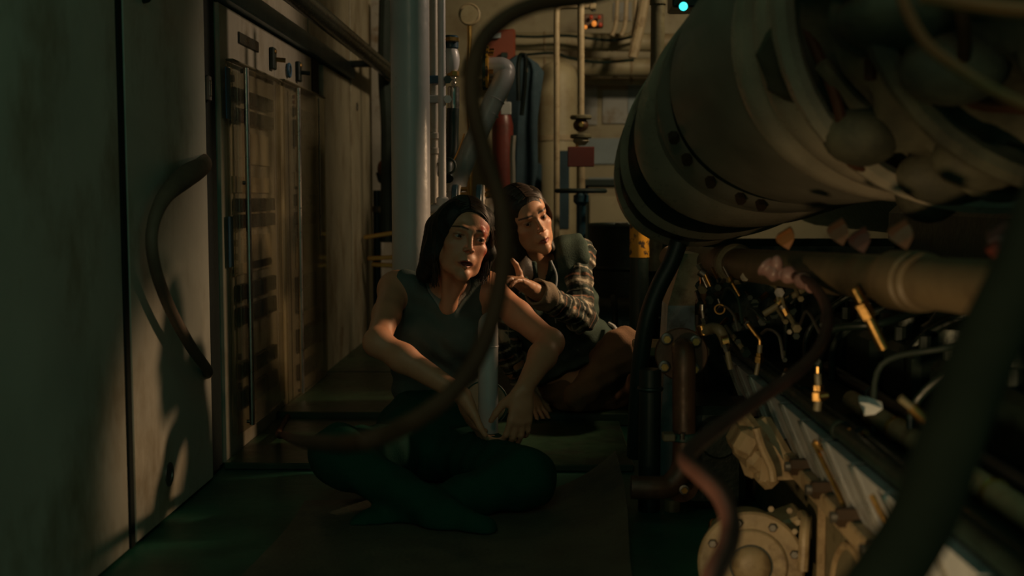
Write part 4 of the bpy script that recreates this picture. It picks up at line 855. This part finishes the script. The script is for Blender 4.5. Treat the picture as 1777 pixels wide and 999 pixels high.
class Head:
    """local frame: x = viewer's right, y = face forward, z = up"""
    def __init__(s, eye_mid, yaw, roll, pitch=0, sc=1.):
        f = V(math.sin(yaw)*math.cos(pitch), -math.cos(yaw)*math.cos(pitch), math.sin(pitch)); u = V(math.sin(roll), 0, math.cos(roll)); u = (u-f*u.dot(f)).normalized()
        s.f, s.u, s.x = f, u, u.cross(f).normalized(); s.sc = sc; s.o = Vector(eye_mid)-f*.078*sc-u*.003*sc
        s.rot = [tuple(s.x), tuple(s.f), tuple(s.u)]
    def w(s, x, y, z): return s.o+s.x*(x*s.sc)+s.f*(y*s.sc)+s.u*(z*s.sc)
    def loc(s, v):
        d = (v-np.array(s.o))/s.sc; return d@np.array(s.x), d@np.array(s.f), d@np.array(s.u)
    def sculpt(s, vol, mouth=.003, eye_open=.0048):
        q = s.sc
        def E(c, r, k=.012, op='add'): vol.ell(s.w(*c), tuple(a*q for a in r), k, op, s.rot)
        def C(a, b, r0, r1, k=.012, op='add'): vol.cap(s.w(*a), s.w(*b), r0*q, r1*q, k, op)
        E((0, -.020, .036), (.072, .092, .082), 0); E((0, .026, .036), (.063, .050, .055), .02)
        E((0, .030, -.030), (.051, .052, .074), .02); E((0, .010, -.045), (.046, .060, .052), .02)
        for e in (-1, 1):
            C((e*.049, .000, -.040), (e*.032, .034, -.078), .016, .015, .02); C((e*.032, .034, -.078), (e*.007, .066, -.100), .015, .014, .02)
            E((e*.040, .050, -.022), (.021, .020, .017), .018); C((e*.008, .077, .019), (e*.028, .073, .023), .0085, .0085, .014); C((e*.028, .073, .023), (e*.043, .058, .018), .0085, .0065, .014)
        E((0, .068, -.100), (.013, .014, .013), .018)
        for e in (-1, 1): E((e*.031, .046, -.050), (.019, .022, .030), .016)
        for e in (-1, 1): E((e*.031, .089, .002), (.020, .0135, .0125), .010, 'sub')
        C((0, .081, .010), (0, .096, -.023), .0058, .0068, .009); E((0, .097, -.029), (.0078, .0092, .0072), .006)
        for e in (-1, 1): E((e*.0100, .0885, -.0325), (.0064, .0090, .0060), .004); E((e*.0050, .0955, -.0380), (.0035, .0045, .0028), .002, 'sub')
        E((0, .072, -.060), (.026, .019, .020), .012)
        for e in (-1, 1):
            C((0, .0905, -.0610-mouth*.5), (e*.0225, .0775, -.0655), .0045, .0026, .003); C((0, .0885, -.0735-mouth*1.4), (e*.0205, .0775, -.0680), .0056, .0026, .004)
        E((0, .094, -.0665-mouth*.9), (.0175, .022, .0013+mouth), .0015, 'sub')
        for e in (-1, 1):                                         # lids with an almond slit over the eyeball
            E((e*.0310, .0655, .0022), (.0142, .0142, .0136), .003); E((e*.0310, .0800, .0012), (.0128, .0120, eye_open), .0015, 'sub')
        for e in (-1, 1):                                         # ears
            E((e*.073, -.012, -.006), (.007, .017, .029), .006); E((e*.080, -.006, -.004), (.006, .009, .017), .004, 'sub')
    def eyes(s, parent, gaze=(0, 0)):
        for e in (-1, 1):
            c = s.w(e*.0310, .0655, .0020); g = MB().ell(c, (.0123*s.sc,)*3, 20, 14).build('eye', 'eye_white', parent)
            d = (s.f+s.x*gaze[0]+s.u*gaze[1]).normalized(); MB().lathe(c+d*.0107*s.sc, d, [(0, .0058*s.sc), (.0012*s.sc, .0050*s.sc), (.0018*s.sc, .0028*s.sc)], 18).build('iris', 'iris', g)
    def skin(s, v, base, lip, brow, bth=.0032):
        x, y, z = s.loc(v); c = np.tile(np.array(base, np.float32), (len(v), 1)); hd = (np.abs(x) < .1) & (y > -.02) & (y < .14) & (z > -.13) & (z < .12)
        def blend(w, col):
            w = (np.clip(w, 0, 1)*hd)[:, None]; c[:] = c*(1-w)+np.array(col)*w
        ax = np.abs(x)
        blend(.45*np.exp(-((ax-.042)/.018)**2-((z+.028)/.016)**2)*(y > .03), np.array(base)*np.array((1.08, .72, .70)))
        blend(.5*np.exp(-((x)/.012)**2-((z+.030)/.012)**2)*(y > .08), np.array(base)*np.array((1.05, .75, .72)))
        blend(.65*np.exp(-((ax-.031)/.017)**2-((z-.000)/.011)**2)*(y > .055), np.array(base)*np.array((.55, .45, .42)))  # eye socket shade painted into the skin colour
        ly = np.abs(z+.0665+.0035)-.0105*(1-(ax/.0245)**2); blend(np.clip(-ly/.002, 0, 1)*(y > .07)*(ax < .024), lip)
        bz = .0262-.03*(ax-.03)-4.5*(ax-.036)**2; bw = bth-.045*np.maximum(ax-.028, 0); d = np.abs(z-bz)/np.maximum(bw, .0012)
        blend((1.15-d)*1.6*(ax > .010)*(ax < .053)*(y > .045), brow)
        lash = np.abs(z-.0066+6.0*(ax-.031)**2); blend((1-lash/.0018)*(np.abs(ax-.031) < .014)*(y > .06), np.array(brow)*.7)
        return c, x, y, z, hd
def hand(vol, wrist, fdir, pn, L=.085, curl=(.5, .6, .4), thumb=1, spread=.10, thumb_dir=None, sc=1., fan=0):
    """fdir finger direction, pn palm normal (towards what is held), thumb = side sign"""
    f = Vector(fdir).normalized(); n = Vector(pn); n = (n-f*n.dot(f)).normalized(); sd = f.cross(n)*thumb; w = Vector(wrist); L *= sc
    bases = [(.026, .98), (.0085, 1.0), (-.0085, .97), (-.0245, .90)]; lens = [(.040, .024, .019), (.044, .028, .020), (.041, .026, .020), (.031, .020, .018)]; tips = []
    for i, ((o, q), ll) in enumerate(zip(bases, lens)):
        k = w+f*L*q+sd*o*sc; vol.cap(w+sd*o*.55*sc+f*.008, k, .0145*sc, .0105*sc, .012)
        d = (f+sd*spread*(1.5-i)*.6).normalized(); p = k; a = 0; r = .0092 if i < 3 else .0080
        for j in range(3):
            a += curl[j]*(1+fan*(i-1.5)); e = (d*math.cos(a)+n*math.sin(a)).normalized(); q2 = p+e*ll[j]*sc; vol.cap(p, q2, (r-.0006*j)*sc, (r-.0006*(j+1))*sc, .0025 if j else .006); p = q2
        tips.append(p)
    vol.ell(w+f*L*.5, (.03*sc, .03*sc, .018*sc), .012, rot=[tuple(f), tuple(sd), tuple(n)])
    td = Vector(thumb_dir).normalized() if thumb_dir is not None else (f*.6+sd*.75+n*.35).normalized()
    a = w+f*.018*sc+sd*.020*sc; b = a+td*.042*sc; c = b+(td*.8+f*.5).normalized()*.030*sc; e = c+(td*.6+f*.7+n*.2).normalized()*.024*sc
    vol.cap(a, b, .0155*sc, .0115*sc, .012); vol.cap(b, c, .0110*sc, .0095*sc, .004); vol.cap(c, e, .0095*sc, .0078*sc, .003)
    return tips
def strands(parent, H, roots, name, m, r=.0035, n=6):
    g = MB()
    for pts, rad in roots: g.tube(pts, (lambda t, rad=rad: rad*(1-.75*max(0, t-.35)/.65)+.0004), n, 4)
    return g.build(name, m, parent)

# ------------------------------------------------------------------ woman in the tank top
H1 = Head(P(816, 412, 3.14), R(20), R(13), R(4), 1.0)
SL, SR = P(686, 500, 3.32), P(845, 500, 3.34); EL, ER = P(655, 594, 3.06), P(955, 594, 3.17); WL, WR = P(803, 686, 2.98), P(908, 676, 3.0)
NB = P(772, 512, 3.32); CH = P(766, 575, 3.34); WA = P(757, 665, 3.33); PE = P(750, 770, 3.27)
w1 = T('person', 'person in a dark tank top slumped against the thick white pipe, bloodied forehead', 'person', (PE.x, PE.y, .03))
def torso1(v, e=0., arms=True):
    v.ell(CH, (.140+e, .092+e, .155+e), .03); v.ell(WA, (.122+e, .085+e, .13+e), .05); v.ell(PE, (.165+e, .125+e, .105+e), .05)
    v.cap(NB+V(0, .01, -.035), SL+V(.03, 0, .0), .046+e, .046+e, .04); v.cap(NB+V(0, .01, -.035), SR+V(-.03, 0, .0), .046+e, .046+e, .04)
    v.cap(P(783, 537, 3.245), SR+V(-.02, -.02, .028), .013+e, .014+e, .022); v.cap(P(768, 537, 3.245), SL+V(.02, -.02, .028), .013+e, .014+e, .022)
    v.ell(P(735, 585, 3.255), (.062+e, .055+e, .06+e), .035); v.ell(P(799, 587, 3.255), (.062+e, .055+e, .06+e), .035)
ha = H1.w(0, 0, 0)
v = Vol((-.62, 2.62, 0), (.14, 3.55, .86), .0052, ((ha.x-.10, ha.y-.125, ha.z-.14), (ha.x+.10, ha.y+.03, ha.z+.10)), .0022)
torso1(v)
H1.sculpt(v, .0042, .0031)
v.cap(H1.w(0, -.022, -.05), NB, .042, .048, .03); v.cap(H1.w(.03, .01, -.06), P(780, 535, 3.235), .013, .012, .025); v.cap(H1.w(-.035, .0, -.06), P(774, 535, 3.235), .012, .012, .025)
for s_, e_, w_ in ((SL, EL, WL), (SR, ER, WR)):
    v.ell(s_+V(0, 0, -.008), (.052, .052, .055), .03); v.cap(s_, s_.lerp(e_, .5), .044, .038, .02); v.cap(s_.lerp(e_, .5), e_, .038, .033, .02); v.ell(e_, (.035, .036, .036), .015)
    v.cap(e_, e_.lerp(w_, .3), .034, .037, .02); v.cap(e_.lerp(w_, .3), w_, .037, .0235, .02)
hand(v, WL, P(826, 748, 3.0)-WL, V(.85, .45, .1), curl=(.25, .5, .35), thumb=1, thumb_dir=V(.45, -.4, -.75))
hand(v, WR, P(900, 755, 2.985)-WR, V(-.35, .9, -.1), curl=(.25, .55, .45), thumb=-1, spread=.16, thumb_dir=V(-.65, .1, -.45))
vv, ff = v.mesh()
SK1 = (.56, .275, .160)
def col1(p):
    c, x, y, z, hd = H1.skin(p, SK1, (.28, .085, .07), (.035, .022, .014))
    n = np.sin(x*310+z*120)*.5+np.sin(z*260-x*90+2)*.5
    wnd = np.exp(-((x-.038)/.016)**2-((z-.042)/.024)**2)*1.7+.25*n                       # wound over the brow
    run = np.exp(-((x-.052+.10*(z-.0))/.010)**2)*((z < .035) & (z > -.105))*(.65+.3*n)     # blood running down the cheek
    w_ = (np.clip(np.maximum(wnd, run), 0, 1)*(hd & (y > -.01)))[:, None]
    w_ = np.where(w_ > .38, w_, 0)*.85
    c[:] = c*(1-w_)+np.array((.34, .028, .014))*w_
    q = npv(SR)+np.array((-.02, -.03, .035)); d = np.linalg.norm(p-q, axis=1); w2 = (np.clip(1-d/.035+.3*np.sin(p[:, 0]*300)*np.sin(p[:, 2]*260), 0, 1)*.6)[:, None]
    c[:] = c*(1-w2)+np.array((.34, .06, .035))*w2
    return c
link_mesh('body', vv, ff, 'skin', w1, col1, 1); H1.eyes(w1, (.10, -.12))
# tank top
def neck_cut(v, e):
    """V neckline and arm holes as cutters"""
    for t in np.linspace(0, 1, 9):
        a = P(776, 538-(t*40), 3.20); v.cap(a, a+V(0, .07, .02), .016+.040*t+e, .022+.040*t+e, .006, 'sub')
    v.ell(NB+V(.012, 0, .016), (.072+e, .085, .052+e), .01, 'sub')
v = Vol((-.50, 3.08, .05), (-.06, 3.53, .66), .0042); torso1(v, .009); neck_cut(v, 0)
v.cap(SL+V(-.045, 0, .05), SL+V(-.012, .0, -.055), .060, .050, .01, 'sub'); v.cap(SR+V(.05, 0, .05), SR+V(.018, .0, -.055), .062, .050, .01, 'sub')
v.fold(lambda X, Y, Z: np.sin(Z*95+X*38+3*np.sin(X*21))*np.clip((.50-Z)*5, 0, 1)+.5*np.sin(X*120-Z*40)*np.clip((.42-Z)*5, 0, 1), .0040)
a, b = v.mesh(); link_mesh('tank_top', a, b, 'cloth', w1, lambda p: np.tile((.10, .13, .118), (len(p), 1)), 2)
v = Vol((-.42, 3.08, .40), (-.08, 3.53, .64), .0042); torso1(v, .0060)
for t in np.linspace(0, 1, 9):
    q = P(777, 522-(t*36), 3.20); v.cap(q, q+V(0, .07, .02), .006+.026*t, .008+.026*t, .004, 'sub')
v.ell(NB+V(.012, 0, .018), (.056, .08, .042), .006, 'sub')
v.cap(SL+V(-.02, 0, .05), SL+V(.008, .0, -.055), .060, .055, .01, 'sub'); v.cap(SR+V(.03, 0, .05), SR+V(-.005, .0, -.055), .062, .055, .01, 'sub')
a, b = v.mesh(); link_mesh('undershirt', a, b, 'cloth', w1, lambda p: np.tile((.30, .29, .265), (len(p), 1)), 2)
# trousers
HL, HR = P(700, 790, 3.2), P(795, 785, 3.2); KL, KR = P(590, 790, 2.86), P(912, 828, 2.86); AL, AR = P(770, 900, 2.72), P(700, 898, 2.78)
v = Vol((-.72, 2.5, .0), (.08, 3.5, .34), .006); v.ell(PE, (.176, .136, .116), .03); v.ell(PE+V(0, .0, .06), (.145, .115, .11), .04)
for h_, k_, a_ in ((HL, KL, AL), (HR, KR, AR)):
    v.cap(h_, k_, .092, .070, .05); v.ell(k_, (.070, .070, .070), .03); v.cap(k_, a_, .066, .046, .03); v.cap(a_, a_+V(.10 if a_ is AL else -.10, -.05, -.01), .045, .034, .03)
v.fold(lambda X, Y, Z: np.sin(X*60+Y*45+Z*30)+.6*np.sin(Y*90-X*30), .003); v.half((0, 0, .011), (0, 0, -1))
a, b = v.mesh(); link_mesh('trousers', a, b, 'cloth', w1, lambda p: np.tile((.006, .058, .036), (len(p), 1)), 2)
MB().torus(WL.lerp(EL, .06), EL-WL, .0262, .0032, 24, 8).build('hair_tie', 'hair_tie', w1)
# hair: scalp volume plus locks
def hair_vol(H, parts, cuts, fine=.004, name='hair', m='hair', par=None, lo=.24):
    c = H.w(0, -.02, 0); v = Vol((c.x-.17, c.y-.17, c.z-lo), (c.x+.17, c.y+.17, c.z+.16), fine)
    for p_ in parts:
        if p_[0] == 'e': v.ell(H.w(*p_[1]), tuple(q*H.sc for q in p_[2]), p_[3], 'add', H.rot)
        else: v.cap(p_[1], p_[2], p_[3], p_[4], p_[5])
    for p_ in cuts: v.ell(H.w(*p_[0]), tuple(q*H.sc for q in p_[1]), p_[2], 'sub', H.rot)
    cx_, cy_, cz_ = c
    hx, hf = H.x, H.f
    v.fold(lambda X, Y, Z: np.sin(((X-cx_)*hf.x+(Y-cy_)*hf.y+(Z-cz_)*hf.z)*330+2*np.sin(((X-cx_)*hx.x+(Y-cy_)*hx.y+(Z-cz_)*hx.z)*28))+.5*np.sin(((X-cx_)*hf.x+(Y-cy_)*hf.y+(Z-cz_)*hf.z)*610+1+(Z-cz_)*25), .0011)
    a, b = v.mesh(); return link_mesh(name, a, b, m, par, None, 1)
def lw(H, x, y, z): return H.w(x, y, z)
DN = V(0, 0, -1)
L0 = H1.w(-.070, .012, -.02); R0 = H1.w(.072, -.012, -.01)
hair_vol(H1, [('e', (0, -.019, .038), (.079, .100, .086), .01), ('e', (-.048, .022, .058), (.032, .040, .040), .02), ('e', (.050, .006, .066), (.026, .040, .032), .02),
    ('c', H1.w(-.062, .015, .035), P(752, 440, 3.2), .030, .030, .025), ('c', P(752, 440, 3.2), P(738, 474, 3.22), .031, .026, .02), ('c', H1.w(-.066, -.035, .02), P(745, 470, 3.27), .036, .034, .03),
    ('c', H1.w(.068, -.020, .03), P(849, 440, 3.24), .022, .017, .02), ('c', P(849, 440, 3.24), P(842, 468, 3.25), .017, .012, .02), ('c', H1.w(.06, -.05, .0), P(825, 468, 3.29), .035, .025, .03), ('c', H1.w(0, -.08, 0), P(785, 478, 3.33), .05, .03, .04)],
    [((0, .078, .000), (.0555, .055, .072), .006), ((.004, .080, -.055), (.050, .06, .06), .006), ((.002, .070, .036), (.044, .035, .034), .008)], .0036, par=w1)
rr_ = random.Random(5)
def combed(H, px0, nfr, left_end, right_end, wave=.004, rad=(.0012, .0024), out=0., hr=(.079, .100, .086)):
    """strands combed from a parting over the skull to both sides, then hanging"""
    L = []
    for k in range(nfr):
        e = -1 if k % 2 else 1; s_ = rr_.random()**.8; yp = .066-.135*s_; zp = .083+.046*math.sin(min(1, s_*1.35)*math.pi*.62); j = rr_.uniform(-.004, .004)
        f = max(0, 1-s_*2.2)                                     # 1 at the hairline, 0 further back
        p = [(px0+e*.002, yp, zp+.002), (px0*.5+e*(.030+.006*f), yp-.006-.004*f, zp-.006-.012*f+j), (e*(.060+out), yp*.75-.010, .070-.030*f+j), (e*(.082+out+j), yp*.55-.016, .025-.012*f), (e*(.088+out+j), yp*.45-.02, -.025)]
        for i in range(4):                                       # lay the strand on the hair surface
            d = [(p[i][0])/hr[0], (p[i][1]+.019)/hr[1], (p[i][2]-.037)/hr[2]]; n_ = math.sqrt(sum(q*q for q in d))
            if i < 3 or n_ < 1: n_ = max(n_, .2)/rr_.uniform(1.0, 1.03); p[i] = (p[i][0]/n_, (p[i][1]+.019)/n_-.019, (p[i][2]-.037)/n_+.037)
        pts = [H.w(*q) for q in p]; end = (left_end if e < 0 else right_end); low = pts[-1]; Ld = rr_.uniform(*end)
        for m_ in range(1, 4): pts.append(low+DN*Ld*m_/3+H.x*(wave*math.sin(m_*2.1+k)-e*.006*m_)+H.f*(wave*math.cos(m_*1.9+k)))
        L.append((pts, rr_.uniform(*rad)))
    return L
loks = combed(H1, -.012, 300, (.07, .125), (.05, .09), .004)
for k in range(22):                                              # flyaway wisps
    e = -1 if k % 3 else 1; a = rr_.uniform(-.06, .03); p0 = H1.w(e*.084, a, rr_.uniform(.0, .06)); d = H1.x*e*rr_.uniform(.002, .010)
    loks.append(([p0, p0+d+DN*.03, p0+d*1.3+DN*.075+H1.f*rr_.uniform(-.01, .01), p0+d*.8+DN*rr_.uniform(.10, .15)], .0009))
strands(w1, H1, loks, 'hair_locks', 'hair_strand')

# ------------------------------------------------------------------ woman in plaid
H2 = Head(P(931, 382, 3.80), R(27), R(-25), R(-3), 1.0)
w2o = P(1010, 700, 4.05); w2 = T('person', 'person in a plaid shirt and dark vest kneeling behind, hand on the other\'s shoulder', 'person', (w2o.x, w2o.y, .046))
NB2 = P(931, 462, 3.98); S2L, S2R = P(888, 490, 3.93), P(1000, 443, 4.0); E2R = P(1008, 550, 3.86); W2R = P(918, 499, 3.60); CH2 = P(955, 535, 4.02); WA2 = P(990, 610, 4.08); PE2 = P(1015, 668, 4.12)
E2L = P(880, 610, 3.95); W2L = P(915, 682, 4.0)
hb = H2.w(0, 0, 0)
def torso2(v, e=0.):
    v.ell(CH2, (.142+e, .098+e, .15+e), .03); v.ell(WA2, (.122+e, .092+e, .125+e), .05); v.ell(PE2, (.165+e, .13+e, .105+e), .05)
    v.cap(NB2+V(0, .01, -.035), S2L, .048+e, .045+e, .04); v.cap(NB2+V(0, .01, -.035), S2R, .048+e, .045+e, .04)
    v.ell(P(925, 545, 3.93), (.06+e, .055+e, .06+e), .035); v.ell(P(975, 540, 3.94), (.06+e, .055+e, .06+e), .035)
v = Vol((-.17, 3.38, .03), (.42, 4.30, .92), .0056, ((hb.x-.10, hb.y-.125, hb.z-.14), (hb.x+.10, hb.y+.03, hb.z+.10)), .0024)
torso2(v); H2.sculpt(v, .0, .0038); v.cap(H2.w(0, -.02, -.05), NB2, .045, .050, .03)
for s_, e_, w_ in ((S2L, E2L, W2L), (S2R, E2R, W2R)):
    v.cap(s_, e_, .044, .034, .02); v.cap(e_, e_.lerp(w_, .3), .034, .038, .02); v.cap(e_.lerp(w_, .3), w_, .038, .0245, .02)
hand(v, W2R, P(878, 476, 3.50)-W2R, V(-.45, -.55, -.6), curl=(.25, .45, .3), thumb=-1, thumb_dir=V(-.15, -.05, 1), sc=.97)
hand(v, W2L, P(935, 718, 3.95)-W2L, V(-.3, .5, -.7), L=.06, curl=(.1, .2, .2), thumb=1, spread=.25, sc=.95)
a, b = v.mesh()
SK2 = (.55, .285, .160)
link_mesh('body', a, b, 'skin', w2, lambda p: H2.skin(p, SK2, (.36, .11, .085), (.020, .013, .009), .0040)[0], 1); H2.eyes(w2, (-.42, .02))
# plaid shirt: both sleeves, collar and hem
def plaid(p):
    c = np.tile((.045, .060, .050), (len(p), 1)).astype(np.float64)
    def lim(a, b): return np.array(a), np.array(b)
    best = np.full(len(p), 9.); U = np.zeros(len(p)); W = np.zeros(len(p)); acc = 0
    for a, b, base in ((S2R, E2R, 0), (E2R, W2R, .27), (S2L, E2L, 0), (E2L, W2L, .27)):
        A, B = npv(a).astype(float), npv(b).astype(float); ab = B-A; L = np.linalg.norm(ab); t = np.clip((p-A)@ab/L**2, -.3, 1); q = p-A-t[:, None]*ab; d = np.linalg.norm(q, axis=1); u, vv_, _ = basis(ab); an = np.arctan2(q@np.array(vv_), q@np.array(u)); m = d < best
        best[m] = d[m]; U[m] = (base+t*L)[m]; W[m] = (an*.05)[m]
    def band(x, per, o, w_): return (np.abs(((x/per+o) % 1)-.5) < w_/2)
    c[band(U, .085, .0, .34)] = (.13, .115, .085); c[band(W, .085, .2, .34)] *= .6
    m = band(U, .085, .0, .12); c[m] = (.46, .40, .30); m = band(U, .085, .30, .07); c[m] = (.30, .16, .10)
    m = band(U, .085, .62, .06); c[m] = (.40, .36, .28); m = band(W, .08, .5, .07); c[m] = c[m]*.5+np.array((.42, .38, .30))*.5
    m = band(W, .08, .05, .20); c[m] *= .45
    return c
v = Vol((-.24, 3.50, .12), (.36, 4.25, .72), .0046); e = .012; C2 = W2R.lerp(E2R, .36)
v.cap(S2R, E2R, .052, .047, .02); v.cap(E2R, C2, .048, .042, .03); v.ell(S2R+V(0, 0, -.005), (.058, .056, .056), .03); v.cap(NB2+V(.0, .01, -.03), S2R, .058, .058, .03)
v.ell(CH2, (.155, .108, .16), .03); v.cap(S2L, E2L, .058, .048, .02); v.cap(E2L, E2L.lerp(W2L, .7), .047, .036, .02)
v.fold(lambda X, Y, Z: np.sin(Z*110+X*55+2*np.sin(X*40))+.7*np.sin(X*140-Z*70+Y*60)+.5*np.sin(Z*210+Y*120), .0026)
v.ell(NB2+V(.01, -.02, .03), (.06, .08, .06), .01, 'sub')
a, b = v.mesh(); link_mesh('plaid_shirt', a, b, 'cloth', w2, plaid, 1)
dC = (E2R-W2R).normalized(); v = Vol((-.12, 3.45, .36), (.2, 3.9, .62), .004); v.cap(W2R+dC*.042, W2R+dC*.100, .043, .049, .0); v.half(W2R+dC*.040, -dC); v.half(W2R+dC*.108, dC); v.cap(W2R, W2R+dC*.055, .035, .035, .003, 'sub')
v.fold(lambda X, Y, Z: np.sin(X*150+Z*60)+np.sin(Y*170), .0012); a, b = v.mesh(); link_mesh('cuff', a, b, 'cloth', w2, lambda p: np.tile((.24, .185, .125), (len(p), 1)), 1)
v = Vol((-.22, 3.80, .06), (.44, 4.34, .74), .005); torso2(v, .029); v.ell(S2R+V(-.035, -.005, -.01), (.078, .082, .075), .03); v.ell(PE2+V(.035, -.03, .045), (.175, .15, .085), .04); v.ell(P(1040, 590, 4.02), (.055, .07, .05), .04)
v.cap(S2R+V(.100, 0, .06), S2R+V(.100, -.01, -.08), .078, .070, .015, 'sub'); v.cap(S2L+V(-.07, 0, .04), S2L+V(-.07, 0, -.10), .065, .062, .01, 'sub')
v.ell(NB2+V(.012, -.06, .02), (.055, .09, .085), .012, 'sub'); v.half((0, 0, .13), (0, 0, -1)); v.half(P(1030, 628, 3.98), V(.35, -.4, -.9))
v.fold(lambda X, Y, Z: np.sin(X*75+Z*50+2*np.sin(Z*25))+.6*np.sin(Z*120-X*60), .0030)
a, b = v.mesh(); link_mesh('vest', a, b, 'cloth', w2, lambda p: np.tile((.045, .068, .052), (len(p), 1)), 2)
v = Vol((-.16, 3.78, .46), (.16, 4.16, .74), .0045); v.ell(NB2+V(.008, -.005, .0), (.088, .085, .062), .0); v.ell(NB2+V(.010, -.008, .03), (.066, .066, .10), .004, 'sub'); v.cap(NB2+V(.025, -.10, .04), NB2+V(.02, -.06, -.05), .030, .010, .008, 'sub'); v.half(NB2+V(0, 0, .042), V(.0, -.25, 1)); v.half(NB2+V(0, 0, -.045), V(0, 0, -1))
a, b = v.mesh(); link_mesh('collar', a, b, 'cloth', w2, lambda p: np.tile((.034, .054, .042), (len(p), 1)), 1)
MB().tube([P(956, 452, 3.87), P(966, 480, 3.86), P(962, 520, 3.84), P(965, 560, 3.86)], .004, 6).build('vest_piping', 'engine_grey', w2)
MB().tube([P(1057, 561, 3.98), P(1066, 567, 3.95), P(1071, 577, 3.93), P(1070, 584, 3.92)], .006, 8).build('shirt_hem', 'paper', w2)
# trousers of the kneeling woman
H2a, K2a, A2a = P(1040, 640, 4.08), P(1082, 606, 3.86), P(1000, 690, 3.86); H2b, K2b, A2b = P(1010, 675, 4.12), P(1000, 692, 4.06), P(1060, 702, 4.1)
v = Vol((-.1, 3.6, .03), (.48, 4.36, .46), .006); v.ell(PE2, (.172, .138, .112), .03)
for h_, k_, a_ in ((H2a, K2a, A2a), (H2b, K2b, A2b)): v.cap(h_, k_, .090, .066, .04); v.ell(k_, (.066, .066, .064), .03); v.cap(k_, a_, .062, .045, .03)
v.fold(lambda X, Y, Z: np.sin(X*80+Z*40+Y*50)+.7*np.sin(X*60-Z*120), .0032); v.half((0, 0, .047), (0, 0, -1))
a, b = v.mesh(); link_mesh('trousers', a, b, 'cloth', w2, lambda p: np.tile((.20, .115, .065), (len(p), 1)), 2)
hair_vol(H2, [('e', (0, -.018, .036), (.077, .099, .085), .01), ('e', (-.042, .020, .064), (.032, .038, .036), .02), ('e', (.045, .010, .066), (.026, .036, .032), .02),
    ('c', H2.w(-.066, .0, .03), P(893, 440, 3.86), .030, .028, .03), ('c', P(893, 440, 3.86), P(893, 500, 3.86), .028, .024, .03), ('c', H2.w(-.03, -.08, .0), P(905, 470, 3.93), .05, .045, .04), ('c', P(905, 470, 3.93), P(912, 540, 3.94), .045, .03, .04),
    ('c', H2.w(.060, -.035, .03), P(955, 430, 3.93), .022, .018, .03)],
    [((0, .078, -.008), (.0545, .055, .068), .006), ((.008, .080, -.055), (.058, .06, .06), .006), ((.000, .068, .030), (.040, .034, .034), .008)], .0038, m='hair_brown', par=w2, lo=.30)
loks = combed(H2, -.004, 300, (.10, .20), (.02, .05), .005, hr=(.077, .099, .085))
strands(w2, H2, loks, 'hair_locks', 'hair_strand')
